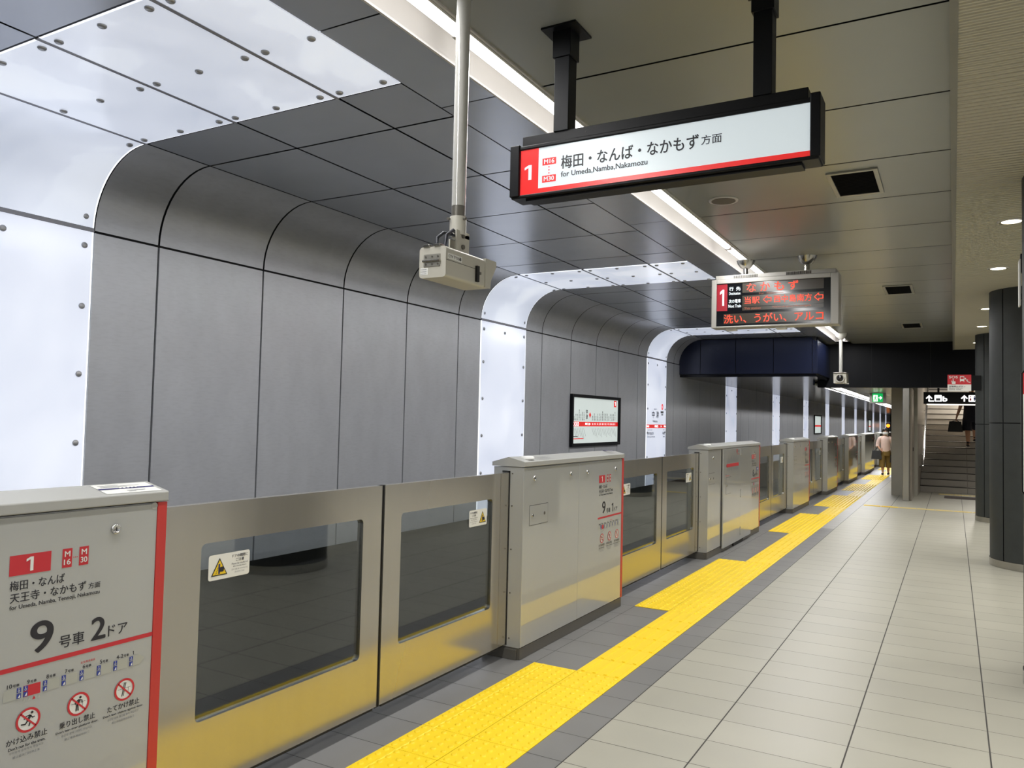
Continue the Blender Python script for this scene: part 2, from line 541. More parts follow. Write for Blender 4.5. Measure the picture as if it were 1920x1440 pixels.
m = M()
m.quad((-5.6, YBACK, -1.2), (-2.9, YBACK, -1.2), (-2.9, YEND, -1.2), (-5.6, YEND, -1.2), 'track_dark')
m.box(-5.45, YBACK, -1.2, -5.30, YEND, 0.30, 'track_dark')
structure(m.build('trim_1'))

# ---- track-side wall with cove: separate metal sheets, dark joints
starts = [-4.0, 2.03, 8.28, 14.37, 20.39, 26.45, 32.5, 38.6, 44.7, 50.75, 56.8, 62.8, 69.0, 75.0, 81.0]
PW = 1.18
g = 0.0085
ZK = 2.775            # joint under the cove
RC = 0.525            # cove radius
def cove_pts(n=12, x_off=0.0):
    cx, cz = XW + RC, ZC - RC
    return [(cx - RC * math.cos(math.pi / 2 * i / n), cz + RC * math.sin(math.pi / 2 * i / n)) for i in range(n + 1)]
def sheet(m, ya, yb, za, zb, mt):
    m.box(XW - 0.02, ya + g, za, XW, yb - g, zb - (0.008 if zb > 2.7 else 0), mt)
def cove_sheet(m, ya, yb, mt, x_end=-4.622):
    pts = cove_pts()
    pts = pts[:-1] + [(x_end - g, ZC)]
    vs = []
    for px, pz in pts:
        vs += [(px, ya + g, pz), (px, yb - g, pz)]
    m.add(vs, [(2 * i, 2 * i + 1, 2 * i + 3, 2 * i + 2) for i in range(len(pts) - 1)], mt, True)
YBOX = 16.41
wall = M()
dark_ceiling = M()
bays = []
for k, s0 in enumerate(starts[:-1]):
    e, nx = s0 + PW, starts[k + 1]
    Lb = nx - e
    bays.append([e] + [e + Lb * t for t in (0.1, 0.3, 0.5, 0.7, 0.9)] + [nx])
cuts_x = [-4.622, -3.775, -2.965, -2.525]
for bay in bays:
    for a, b in zip(bay[:-1], bay[1:]):
        if b < YBACK: continue
        low = a > YBOX - 0.6
        if low:
            sheet(wall, a, b, 0.30, 2.62 if a < YBOX else 2.50, 'wall_metal')
            if a < YBOX:
                sheet(wall, a, b, 2.62, ZK - g, 'wall_metal')
        else:
            sheet(wall, a, b, 0.30, ZK - g, 'wall_metal')
        if a < YBOX:
            bb = min(b, YBOX)
            cove_sheet(wall, a, bb, 'wall_metal')
            for xa, xb in zip(cuts_x[:-1], cuts_x[1:]):
                dark_ceiling.quad((xa + g, a + g, ZC), (xb - g, a + g, ZC), (xb - g, bb - g, ZC), (xa + g, bb - g, ZC), 'ceiling_metal')
# dark backing behind all joints
wall.quad((XW - 0.021, YBACK, 0.30), (XW - 0.021, YEND, 0.30), (XW - 0.021, YEND, 3.35), (XW - 0.021, YBACK, 3.35), 'gap_black')
bp_ = cove_pts()
vs = []
for px, pz in bp_:
    vs += [(px - 0.014, YBACK, pz + 0.014), (px - 0.014, YBOX, pz + 0.014)]
wall.add(vs, [(2 * i, 2 * i + 1, 2 * i + 3, 2 * i + 2) for i in range(len(bp_) - 1)], 'gap_black')
structure(wall.build('wall_left'))

# ceiling strip beside the trough (its joints follow the beige panels), backing
YB0 = 3.58; SB = 0.983
n0 = int((YBACK - YB0) / SB) - 1
yy = [YB0 + SB * i for i in range(n0, 30)]
for a, b in zip(yy[:-1], yy[1:]):
    a = max(a, YBACK); b = min(b, YF)
    if b - a < 0.05: continue
    dark_ceiling.quad((-2.525 + 0.001, a + 0.005, ZC), (-2.165, a + 0.005, ZC), (-2.165, b - 0.005, ZC), (-2.525 + 0.001, b - 0.005, ZC), 'ceiling_metal')
dark_ceiling.quad((-4.64, YBACK, ZC + 0.014), (-2.17, YBACK, ZC + 0.014), (-2.17, YF, ZC + 0.014), (-4.64, YF, ZC + 0.014), 'gap_black')
# beige metal panels between trough and ribbed ceiling
for a, b in zip(yy[:-1], yy[1:]):
    a = max(a, YBACK); b = min(b, YF)
    if b - a < 0.05: continue
    dark_ceiling.quad((-1.885, a + 0.008, ZC), (0.0, a + 0.008, ZC), (0.0, b - 0.008, ZC), (-1.885, b - 0.008, ZC), 'beige_ceiling')
dark_ceiling.quad((-1.89, YBACK, ZC + 0.012), (0.0, YBACK, ZC + 0.012), (0.0, YF, ZC + 0.012), (-1.89, YF, ZC + 0.012), 'gap_black')
# ribbed ceiling on the right, with its edge trim
for xa, xb in ((0.0, 3.235), (3.515, XR)):
    dark_ceiling.quad((xa, YBACK, ZR), (xb, YBACK, ZR), (xb, YF, ZR), (xa, YF, ZR), 'ribbed_ceiling')
dark_ceiling.box(-0.012, YBACK, ZR - 0.004, 0.018, YF, ZC, 'beige_trim')
# low ceiling beyond the beam: beige right of the track, navy over the track
for i in range(0, 38):
    a = YF + 0.3 + i * 2.0
    for xa, xb in ((-2.68, -2.642), (-2.358, -0.9)) if a > 20 else ((-2.68, -0.9),):
        dark_ceiling.quad((xa, a + 0.004, ZL), (xb, a + 0.004, ZL), (xb, a + 1.996, ZL), (xa, a + 1.996, ZL), 'beige_ceiling')
dark_ceiling.quad((-2.68, YF, ZL + 0.2), (-0.8, YF, ZL + 0.2), (-0.8, YEND, ZL + 0.2), (-2.68, YEND, ZL + 0.2), 'gap_black')
structure(dark_ceiling.build('ceiling'))

# ---- bulkhead over the track, its soffit, and the cross beam
m = M()
sx_ = [XW, -4.69, -3.948, -3.188, -2.445, -2.37]
for a, b in zip(sx_[:-2], sx_[1:-1]):
    m.box(a + 0.006, YBOX, 2.56, b - 0.006, YBOX + 0.03, ZC - 0.02, 'navy_panel')
m.prism([(-2.439, 2.56), (-2.375, 2.56), (-2.375, 3.20), (-2.439, 3.25)], YBOX + 0.004, YBOX + 0.03, 'y', 'navy_panel')
m.box(XW, YBOX + 0.028, 2.55, -2.38, YBOX + 0.05, ZC, 'gap_black')
m.box(-2.375, YBOX, 2.56, -2.345, YF, 3.22, 'navy_panel')
structure(m.build('trim_2'))
m = M()
for i in range(0, 38):
    a = YBOX + 0.05 + i * 2.0
    m.box(XW - 0.02, a + 0.004, 2.50, -2.38 if i == 0 else -2.70, a + 1.996, 2.56, 'navy_soffit')
m.box(-2.72, YF + 0.2, 2.42, -2.682, YEND, 2.60, 'navy_panel')
structure(m.build('trim_3'))
m = M()
bx = [-2.60, -1.518, -0.408, 0.70, 1.80, 2.9, 4.8, XR]
for a, b in zip(bx[:-1], bx[1:]):
    m.box(a + 0.005, YF, 2.36, b - 0.005, YF + 0.2, ZC, 'beam_panel')
m.box(-2.60, YF + 0.005, 2.365, XR, YF + 0.19, ZC, 'gap_black')
structure(m.build('trim_4'))

# ---- closing walls
m = M(); m.box(-5.6, YEND, -1.2, XR, YEND + 0.1, 3.4, 'wall_plain'); structure(m.build('wall_far'))
m = M(); m.box(-5.6, YBACK - 0.1, -1.2, XR, YBACK, 3.6, 'wall_plain'); structure(m.build('wall_back'))
m = M(); m.box(XR + 0.001, YBACK, 0, XR + 0.1, YEND, 3.6, 'wall_metal')
for s0 in starts[:9]: m.box(XR - 0.01, s0, 0.3, XR, s0 + PW, ZR - 0.05, 'glow_pillar')   # unseen glowing pillars, added as mirror copies for bright bands in the door reflections
structure(m.build('wall_right'))
m = M(); m.box(-5.6, YBACK, ZC + 0.3, XR, YEND, ZC + 0.35, 'gap_black'); structure(m.build('trim_5'))

# ================================================================== LIGHT PANEL ARCHES
screw_me = M().lathe((0, 0, 0), [(0.021, 0.0), (0.021, 0.006), (0.016, 0.011), (0.0005, 0.011)], 'screw_steel', 16).build('screw')
SCREW = screw_me.data
bpy.data.objects.remove(screw_me)
def screw(parent, p, axis):
    o = bpy.data.objects.new('screw', SCREW); link(o)
    o.parent = parent
    o.location = Vector(p) - origin_of(parent)
    o.rotation_mode = 'QUATERNION'
    o.rotation_quaternion = Vector(axis).to_track_quat('Z', 'Y')
ORD = ['nearest full', 'second', 'third', 'fourth', 'fifth', 'sixth', 'seventh', 'eighth', 'ninth', 'tenth', 'eleventh', 'twelfth', 'thirteenth']
def light_arch(k, s0):
    e = s0 + PW
    full = s0 < YBOX
    if full:
        lab = {1: 'nearest glowing white wall arch, curving up behind the front left door housing onto the ceiling',
               2: 'second glowing white wall arch, curving onto the ceiling beside the hanging camera',
               3: 'third glowing white wall arch, carrying the station name in a red band'}[k]
    else:
        lab = '%s white glowing wall pillar counted from the near end, under the low navy soffit' % ORD[k - 1]
    t = thing('light_panel', (XW, s0 + PW / 2, 0.3), lab, 'light panel', 'glowing wall panels along the track')
    z1 = ZK - 0.015 if full else 2.495
    p = M().box(XW - 0.012, s0 + 0.012, 0.30, XW + 0.004, e - 0.012, z1, 'glow_pillar').build('pillar_panel', t)
    eg = M()
    eg.box(XW - 0.012, s0 + 0.001, 0.30, XW + 0.001, s0 + 0.0115, z1, 'lit_edge')
    eg.box(XW - 0.012, e - 0.0115, 0.30, XW + 0.001, e - 0.001, z1, 'lit_edge')
    X = XW + 0.004
    if k <= 6:
        for z in (0.85, 1.318, 1.783, 2.245, 2.66):
            if z < z1 - 0.05:
                for y in (s0 + 0.065, e - 0.065): screw(p, (X, y, z), (1, 0, 0))
        screw(p, (X, s0 + PW / 2, min(2.66, z1 - 0.1)), (1, 0, 0))
    if full:
        cv = M()
        pts = cove_pts(16)
        pts = [(XW + 0.004, ZK + 0.015)] + [(a + 0.004 * math.cos(math.pi / 2 * i / 16), b - 0.004 * math.sin(math.pi / 2 * i / 16)) for i, (a, b) in enumerate(pts)][1:-1] + [(-4.64, ZC - 0.004)]
        vs = []
        for px, pz in pts: vs += [(px, s0 + 0.012, pz), (px, e - 0.012, pz)]
        cv.add(vs, [(2 * i, 2 * i + 2, 2 * i + 3, 2 * i + 1) for i in range(len(pts) - 1)], 'glow_panel', True)
        c = cv.build('cove_panel', t)
        for side in (s0 + 0.001, e - 0.0115):
            vs = []
            for px, pz in pts: vs += [(px - 0.002, side, pz + 0.001), (px - 0.002, side + 0.0105, pz + 0.001)]
            eg.add(vs, [(2 * i, 2 * i + 2, 2 * i + 3, 2 * i + 1) for i in range(len(pts) - 1)], 'lit_edge', True)
        for y in (s0 + 0.065, e - 0.065):
            screw(c, (X, y, 2.86), (1, 0, 0)); screw(c, (-4.70, y, ZC - 0.014), (0.25, 0, -1))
        M().box(XW - 0.01, s0, ZK - 0.0145, XW + 0.006, e, ZK + 0.0145, 'joint_grey').build('joint_strip', t)
        for xa, xb in zip(cuts_x[:-1], cuts_x[1:]):
            cp_ = M().box(xa + 0.013, s0 + 0.012, ZC - 0.004, xb - (0.013 if xb < -2.6 else 0.004), e - 0.012, ZC + 0.008, 'glow_panel').build('ceiling_panel', t)
            eg.box(xa + 0.013, s0 + 0.004, ZC - 0.001, xb - 0.004, s0 + 0.0115, ZC + 0.001, 'lit_edge')
            eg.box(xa + 0.013, e - 0.0115, ZC - 0.001, xb - 0.004, e - 0.003, ZC + 0.001, 'lit_edge')
            M().box(xa - 0.012, s0, ZC - 0.006, xa + 0.012, e, ZC + 0.006, 'joint_grey').build('joint_strip', t)
            n = (xa + 0.07, (xa + xb) / 2, xb - 0.07) if xb - xa > 0.6 else (xa + 0.07, xb - 0.07)
            for xx in n:
                for y in (s0 + 0.065, e - 0.065): screw(cp_, (xx, y, ZC - 0.004), (0, 0, -1))
            for xx in (n[0], n[-1]): screw(cp_, (xx, s0 + PW / 2, ZC - 0.004), (0, 0, -1))
            if len(n) == 3: screw(cp_, (n[1], s0 + PW * 0.5, ZC - 0.004), (0, 0, -1))
    eg.build('lit_edge', t)
    return t
for k, s0 in enumerate(starts):
    if k >= 1 and s0 < 80: light_arch(k, s0)

# station name print on the third pillar panel
ARCH3 = [o for o in COL.objects if o.name.startswith('light_panel') and o.parent is None][2]
m = M(); f = Face(m, (XW + 0.006, 0, 0), (0, 1, 0), (0, 0, 1), 0.002)
f.rect(14.385, 1.405, 15.54, 1.473, 'lit_red', 1)
f.text('M15', 14.86, 1.418, 15.05, 1.46, 'lit_sign', 2, 0.02)
f.text('M14', 14.40, 1.42, 14.52, 1.458, 'lit_sign', 2, 0.015)
f.text('M16', 15.42, 1.42, 15.53, 1.458, 'lit_sign', 2, 0.015)
f.poly([(15.22, 1.418), (15.27, 1.439), (15.22, 1.46)], 'lit_sign', 2)
f.text('中', 14.69, 1.60, 14.83, 1.74, 'print_black', 2, 0.02)
f.text('津', 14.93, 1.60, 15.08, 1.74, 'print_black', 2, 0.02)
f.text('なかつ', 14.80, 1.76, 14.98, 1.795, 'print_black', 2)
f.text('Nakatsu', 14.73, 1.52, 15.01, 1.565, 'print_black', 2)
f.ring(15.30, 1.83, 0.04, 0.06, 'lit_red', 1); f.rect(15.285, 1.78, 15.315, 1.88, 'lit_red', 2)
f.rect(15.20, 1.70, 15.38, 1.745, 'print_midgrey', 1); f.rect(15.24, 1.66, 15.36, 1.685, 'print_midgrey', 1)
f.text('西中島南方', 14.43, 1.27, 14.80, 1.33, 'print_black', 2)
f.text('Nishinakajima-Minamigata', 14.43, 1.22, 14.88, 1.245, 'print_black', 2)
f.text('にしなかじまみなみがた', 14.43, 1.355, 14.72, 1.378, 'print_black', 2)
f.text('梅田', 15.33, 1.27, 15.47, 1.33, 'print_black', 2)
f.text('Umeda', 15.36, 1.22, 15.47, 1.245, 'print_black', 2)
f.text('うめだ', 15.36, 1.355, 15.45, 1.378, 'print_black', 2)
m.build('station_name_print', ARCH3)

# ================================================================== ROUTE MAP BOARDS ON THE WALL
STN = ['江坂', '東三国', '新大阪', '西中島南方', '中津', '梅田', '淀屋橋', '本町', '心斎橋', 'なんば', '大国町', '動物園前', '天王寺', '昭和町', '西田辺', '長居', 'あびこ', '北花田', '新金岡', 'なかもず']
def map_board(y0, y1, z0, z1, label, detail=True):
    t = thing('route_map_board', (XW, (y0 + y1) / 2, z0), label, 'map board', 'route map boards on the track wall')
    d = 0.05
    fr = M()
    fr.box(XW, y0, z0, XW + d, y0 + 0.05, z1, 'black_metal'); fr.box(XW, y1 - 0.05, z0, XW + d, y1, z1, 'black_metal')
    fr.box(XW, y0 + 0.05, z0, XW + d, y1 - 0.05, z0 + 0.05, 'black_metal'); fr.box(XW, y0 + 0.05, z1 - 0.05, XW + d, y1 - 0.05, z1, 'black_metal')
    fr.build('frame', t, 0.004)
    M().box(XW, y0 + 0.05, z0 + 0.05, XW + 0.012, y1 - 0.05, z1 - 0.05, 'lit_board').build('lit_panel', t)
    m = M(); f = Face(m, (XW + 0.0125, y0, z0), (0, 1, 0), (0, 0, 1), 0.0015)
    w, h = y1 - y0, z1 - z0
    zb0, zb1 = h * 0.385, h * 0.475
    f.rect(0.05, zb0, w - 0.05, zb1, 'lit_red', 1)
    if detail:
        f.rect(w - 0.24, h - 0.17, w - 0.13, h - 0.06, 'lit_red', 1); numeral_one(f, w - 0.205, h - 0.15, w - 0.165, h - 0.08, 'lit_sign', 2)
        for i in range(3):
            f.ring(0.12 + i * 0.08, (zb0 + zb1) / 2, 0.02, 0.033, 'lit_sign', 2)
        names = STN[::-1]
        us = [0.12 + 0.062 * i for i in range(7)] + [0.60] + [0.80 + 0.072 * i for i in range(12)]
        for i, (n, u) in enumerate(zip(['大日', '守口', '箕面', '千里中央', '桃山台', '緑地公園', '江坂'] if False else (['江坂', '東三国', '新大阪', '西中島南方', '桃山台', '緑地公園', '千里中央']), us[:7])):
            f.text('\n'.join(n), u, zb1 + 0.02, u + 0.026, zb1 + 0.02 + 0.034 * len(n), 'print_black', 2, 0.01)
            f.seg((u + 0.01, zb0 - 0.03), (u + 0.09, zb0 - 0.16 - 0.02 * (i % 3)), 0.006, 'print_midgrey', 1)
        f.text('中\n津', 0.58, zb1 + 0.04, 0.65, zb1 + 0.2, 'print_black', 2, 0.02)
        f.poly([(0.70, zb1 + 0.11), (0.745, zb1 + 0.06), (0.79, zb1 + 0.11), (0.745, zb1 + 0.16)], 'lit_red', 1)
        f.text('M15', 0.56, zb0 + 0.02, 0.68, zb1 - 0.018, 'lit_sign', 2, 0.02); f.poly([(0.71, zb0 + 0.015), (0.77, (zb0 + zb1) / 2), (0.71, zb1 - 0.015)], 'lit_sign', 2)
        for i, n in enumerate(['梅田', '淀屋橋', '本町', '心斎橋', 'なんば', '大国町', '動物園前', '天王寺', '昭和町', '西田辺', '長居', 'あびこ', '北花田', '新金岡', 'なかもず']):
            u = 0.83 + 0.069 * i
            f.text('\n'.join(n), u, zb1 + 0.02, u + 0.03, zb1 + 0.02 + 0.04 * len(n), 'print_black', 2, 0.01)
            f.rect(u + 0.006, zb0 + 0.022, u + 0.022, zb1 - 0.022, 'lit_sign', 2)
            f.seg((u, zb0 - 0.03), (u + 0.08, zb0 - 0.14 - 0.02 * (i % 3)), 0.006, 'print_midgrey', 1)
        f.rect(0.12, 0.115, 0.50, 0.127, 'lit_red', 1); f.rect(0.12, 0.15, 0.28, 0.162, 'print_midgrey', 1)
    m.build('route_print', t)
    return t
map_board(10.93, 12.93, 1.12, 1.94, 'lit route map board in a dark frame between the second and third glowing arches')
map_board(35.1, 37.1, 1.12, 1.94, 'small distant route map board in a black frame below the low navy soffit', False)
map_board(59.2, 61.2, 1.12, 1.94, 'tiny farthest route map board near the walking woman', False)

# ================================================================== CEILING LIGHTS
TX0, TX1 = -2.165, -1.885
def trough(y0, y1, zc, label, tubes, tl=2.44, xo=0.0, holders=True):
    t = thing('trough_light', (xo + (TX0 + TX1) / 2, (y0 + y1) / 2, zc), label, 'ceiling light', 'long trough lights in the ceiling')
    m = M()
    a, b = TX0 + xo, TX1 + xo
    m.box(a, y0, zc - 0.006, a + 0.012, y1, zc + 0.13, 'trough_white')
    m.box(b - 0.03, y0, zc - 0.006, b - 0.018, y1, zc + 0.10, 'trough_white'); m.box(b - 0.012, y0, zc - 0.008, b, y1, zc + 0.10, 'trough_white')
    m.box(a, y0, zc + 0.13, b, y1, zc + 0.14, 'trough_white')
    m.box(a, y1 - 0.012, zc - 0.004, b, y1, zc + 0.13, 'trough_white')
    m.box(a, y0, zc - 0.004, b, y0 + 0.012, zc + 0.13, 'trough_white')
    m.box(b - 0.16, y0, zc + 0.10, b - 0.05, y1, zc + 0.13, 'trough_white')
    m.build('reflector_trough', t)
    y = tubes
    xc = b - 0.112
    while y < y1 - 0.2:
        ye = min(y + tl, y1 - 0.03)
        tb = M().cyl((xc, y + 0.03, zc + 0.045), (xc, ye - 0.03, zc + 0.045), 0.036, 'tube_light', 14).build('fluorescent_tube', t)
        ld = bpy.data.lights.new('tube_lamp', 'AREA'); ld.shape = 'RECTANGLE'; ld.size = 0.066; ld.size_y = ye - y - 0.08
        ld.energy = TUBE_W * (ye - y) / 2.44; ld.color = (1.0, 0.995, 0.985)
        lo = bpy.data.objects.new('tube_lamp', ld); link(lo); lo.parent = tb
        lo.location = Vector((xc, (y + ye) / 2, zc + 0.008)) - origin_of(t)
        if holders:
            M().box(xc - 0.03, ye - 0.034, zc + 0.01, xc + 0.03, ye + 0.034, zc + 0.10, 'trough_white').build('lamp_holder', t, 0.006)
        y += tl + 0.04
    return t
trough(YBACK + 0.05, 17.6, ZC, 'long recessed trough light with white tubes running down the near ceiling', 3.01 - 2.48 * 3)
trough(20.52, 82.0, ZL + 0.0, 'distant trough light with white tubes in the low ceiling beyond the beam', 21.4, 4.8, -0.475, False)

trough(YBACK + 0.05, 17.6, ZR, 'added trough light outside the frame, a mirrored copy that brightens the platform', -4.4, 2.44, 5.4)  # unseen trough, added to brighten the platform from the right
downs = [2.05, 4.10, 6.96, 8.98, 12.0, 14.06, 16.76]
dlab = ['downlight overhead of the viewer, nearest in the ribbed ceiling', 'second nearest downlight in the ribbed ceiling', 'downlight in the ribbed ceiling just past the nearest column at the frame edge',
        'downlight in the ribbed ceiling above the sign plate, before the middle column', 'downlight in the ribbed ceiling just past the middle column', 'downlight in the ribbed ceiling before the farthest round column', 'farthest downlight in the ribbed ceiling, close to the dark beam']
def downlight(x, y, z, label, power):
    t = thing('downlight', (x, y, z), label, 'ceiling light', 'downlights in the ribbed ceiling')
    M().lathe((x, y, z - 0.006), [(0.085, 0.0), (0.095, 0.004), (0.095, 0.008), (0.07, 0.008), (0.068, 0.0)], 'trough_white', 28, cap=False).build('rim', t)
    M().lathe((x, y, z - 0.004), [(0.066, 0.0), (0.066, 0.003)], 'down_lens', 24).build('lens', t)
    ld = bpy.data.lights.new('downlight_or_fill_lamp', 'SPOT'); ld.energy = power; ld.color = (1.0, 0.975, 0.93); ld.spot_size = math.radians(140); ld.spot_blend = 0.8; ld.shadow_soft_size = 0.06
    lo = bpy.data.objects.new('downlight_or_fill_lamp', ld); link(lo); lo.parent = t; lo.location = (0, 0, -0.02)
for y, lb in zip(downs, dlab):
    if y > 5: downlight(0.385, y, ZR, lb, DOWN)
# unseen spots without fittings: downlight row continued behind, plus a row added as fill
for y in (-2.0, 2.05, 4.1, 6.96, 8.98, 12.0, 14.06, 16.76):
    for x in ((0.385, 2.6) if y < 5 else (2.6,)):
        ld = bpy.data.lights.new('downlight_or_fill_lamp', 'SPOT'); ld.energy = DOWN; ld.color = (1.0, 0.975, 0.93); ld.spot_size = math.radians(140); ld.spot_blend = 0.8; ld.shadow_soft_size = 0.06
        lo = bpy.data.objects.new('downlight_or_fill_lamp', ld); link(lo); lo.location = (x, y, ZR - 0.02)

# ================================================================== TACTILE PAVING
XL0, XM, XR1 = -2.326, -2.028, -1.734
def dots_tile(m, x0, y0, w=0.296, d=0.298, n=5):
    m.box(x0 + 0.001, y0 + 0.001, 0.0005, x0 + w, y0 + d, 0.004, 'tactile_yellow')
    seg = 8
    st = 0.3 / n
    for i in range(n):
        for j in range(n):
            cx, cy_ = x0 + st * (i + 0.5), y0 + st * (j + 0.5)
            vs = []
            for r, z in ((0.0155, 0.004), (0.0130, 0.0082), (0.008, 0.0094)):
                for a in range(seg):
                    t = 2 * math.pi * a / seg
                    vs.append((cx + r * math.cos(t), cy_ + r * math.sin(t), z))
            fs = [(q * seg + a, q * seg + (a + 1) % seg, (q + 1) * seg + (a + 1) % seg, (q + 1) * seg + a) for q in range(2) for a in range(seg)]
            m.add(vs, fs, 'tactile_yellow', True)
            m.add(vs[-seg:], [tuple(range(seg))], 'tactile_yellow')
def bars_tile(m, x0, y0, w=0.296, d=0.298, n=4):
    m.box(x0 + 0.001, y0 + 0.001, 0.0005, x0 + w, y0 + d, 0.004, 'tactile_yellow')
    st = w / n
    for i in range(n):
        cx = x0 + st * (i + 0.5)
        m.prism([(cx - 0.0135, 0.004), (cx + 0.0135, 0.004), (cx + 0.009, 0.0085), (cx - 0.009, 0.0085)], y0 + 0.010, y0 + d - 0.012, 'y', 'tactile_yellow')
# door openings: (y0, y1, number of the car, number of the door)
OPEN = [(1.82, 4.46), (6.22, 8.83), (11.55, 14.24), (15.99, 18.49), (20.20, 22.50), (24.70, 26.90), (30.2, 32.5), (34.3, 36.6), (38.6, 40.9)]
OLAB = ['nearest opening', 'second opening, past the first housing', 'third opening, past the long housing', 'fourth opening', 'fifth opening', 'sixth opening', 'seventh opening', 'eighth opening', 'ninth opening']
def grid(y): return PY + 0.3 * round((y - PY) / 0.3)
pads = []
for k, (a, b) in enumerate(OPEN):
    ga, gb = grid(a), grid(b)
    pads.append((ga, gb))
    t = M()
    y = ga
    while y < gb - 0.1:
        for x0 in (XL0, XM): dots_tile(t, x0, y)
        y += 0.3
    t.prism([(XL0 + 0.058, 0.004), (XL0 + 0.078, 0.004), (XL0 + 0.073, 0.0065), (XL0 + 0.063, 0.0065)], ga + 0.005, gb - 0.005, 'y', 'tactile_yellow')
    o = t.build('tactile_pad')
    tag(o, 'yellow dotted tactile pad in front of the %s' % OLAB[k], 'tactile paving', 'yellow dotted pads at the platform doors')
strips = [(-5.4, pads[0][0])] + [(pads[i][1], pads[i + 1][0]) for i in range(len(pads) - 1)] + [(pads[-1][1], 60.0)]
SLAB = ['yellow ribbed guide strip before the nearest pad, beside the front left housing', 'yellow ribbed guide strip along the first full housing', 'yellow ribbed guide strip along the long double housing'] + \
       ['yellow ribbed guide strip along the %s housing after the long one' % w for w in ('first', 'second', 'third', 'fourth', 'fifth', 'sixth', 'seventh', 'eighth')]
for i, (a, b) in enumerate(strips):
    if i == 0: continue
    t = M(); y = a
    while y < b - 0.1:
        bars_tile(t, XM, y); y += 0.3
    tag(t.build('tactile_strip'), SLAB[i], 'tactile paving', 'yellow ribbed guide strips along the platform')
t = M()
for i in range(12):
    x0 = -1.52 + i * 0.305
    t.box(x0, 16.62, 0.0005, x0 + 0.298, 16.80, 0.004, 'tactile_pale' if i not in (0, 1) else 'tactile_yellow')
    for j in range(3):
        t.box(x0 + 0.01, 16.645 + j * 0.052, 0.004, x0 + 0.288, 16.675 + j * 0.052, 0.007, 'tactile_pale' if i not in (0, 1) else 'tactile_yellow')
tag(t.build('tactile_strip'), 'pale yellow guide strip crossing the platform toward the right', 'tactile paving')
t = M()
for i in range(8):
    x0 = -0.30 + i * 0.305
    t.box(x0, 20.55, 0.0005, x0 + 0.298, 20.85, 0.004, 'tactile_pale')
    for a in range(5):
        for b in range(5):
            t.cyl((x0 + 0.03 + a * 0.06, 20.58 + b * 0.06, 0.004), (x0 + 0.03 + a * 0.06, 20.58 + b * 0.06, 0.008), 0.012, 'tactile_pale', 6, 0.008)
tag(t.build('tactile_strip'), 'pale yellow dotted strip at the foot of the stairs', 'tactile paving')
t = M().box(-0.18, 19.6, 0.0005, 2.2, 20.25, 0.008, 'mat_dark')
for i in range(10): t.box(-0.17, 19.63 + i * 0.06, 0.008, 2.19, 19.66 + i * 0.06, 0.011, 'mat_dark')
tag(t.build('floor_mat'), 'dark ribbed mat on the floor before the stairs', 'floor mat')

# ================================================================== PLATFORM DOOR HOUSINGS
XFACE, XBACK = -2.42, -2.645
def run_man(f, u, v, s, k):
    mt = 'print_black'
    f.disc(u + 0.35 * s, v + 0.62 * s, 0.13 * s, mt, k, 12)
    f.seg((u + 0.22 * s, v + 0.42 * s), (u - 0.05 * s, v - 0.08 * s), 0.26 * s, mt, k)
    f.path([(u + 0.2 * s, v + 0.38 * s), (u + 0.42 * s, v + 0.12 * s), (u + 0.62 * s, v + 0.18 * s)], 0.10 * s, mt, k)
    f.path([(u + 0.15 * s, v + 0.42 * s), (u - 0.2 * s, v + 0.38 * s), (u - 0.38 * s, v + 0.12 * s)], 0.10 * s, mt, k)
    f.path([(u - 0.05 * s, v - 0.05 * s), (u + 0.22 * s, v - 0.22 * s), (u + 0.1 * s, v - 0.62 * s)], 0.13 * s, mt, k)
    f.path([(u - 0.05 * s, v - 0.08 * s), (u - 0.25 * s, v - 0.36 * s), (u - 0.66 * s, v - 0.30 * s)], 0.13 * s, mt, k)
def lean_man(f, u, v, s, k):
    mt = 'print_black'
    f.path([(u - 0.75 * s, v + 0.12 * s), (u + 0.75 * s, v + 0.14 * s)], 0.035 * s, mt, k)
    f.path([(u + 0.45 * s, v + 0.14 * s), (u + 0.45 * s, v - 0.6 * s)], 0.035 * s, mt, k)
    f.disc(u + 0.18 * s, v + 0.62 * s, 0.13 * s, mt, k, 12)
    f.seg((u + 0.1 * s, v + 0.44 * s), (u - 0.12 * s, v - 0.08 * s), 0.28 * s, mt, k)
    f.path([(u + 0.1 * s, v + 0.4 * s), (u + 0.38 * s, v + 0.28 * s), (u + 0.36 * s, v + 0.02 * s)], 0.10 * s, mt, k)
    f.path([(u + 0.02 * s, v + 0.42 * s), (u - 0.3 * s, v + 0.3 * s), (u - 0.34 * s, v + 0.0 * s)], 0.10 * s, mt, k)
    f.path([(u - 0.06 * s, v - 0.05 * s), (u + 0.0 * s, v - 0.68 * s)], 0.13 * s, mt, k)
    f.path([(u - 0.18 * s, v - 0.05 * s), (u - 0.22 * s, v - 0.68 * s)], 0.13 * s, mt, k)
def lean_things(f, u, v, s, k):
    mt = 'print_black'
    f.path([(u - 0.75 * s, v + 0.10 * s), (u + 0.75 * s, v + 0.14 * s)], 0.035 * s, mt, k)
    f.path([(u + 0.45 * s, v + 0.14 * s), (u + 0.45 * s, v - 0.6 * s)], 0.035 * s, mt, k)
    for d in (-0.06, 0.10):
        f.seg((u - 0.22 * s + d * s, v - 0.68 * s), (u + 0.05 * s + d * s, v + 0.72 * s), 0.09 * s, mt, k)
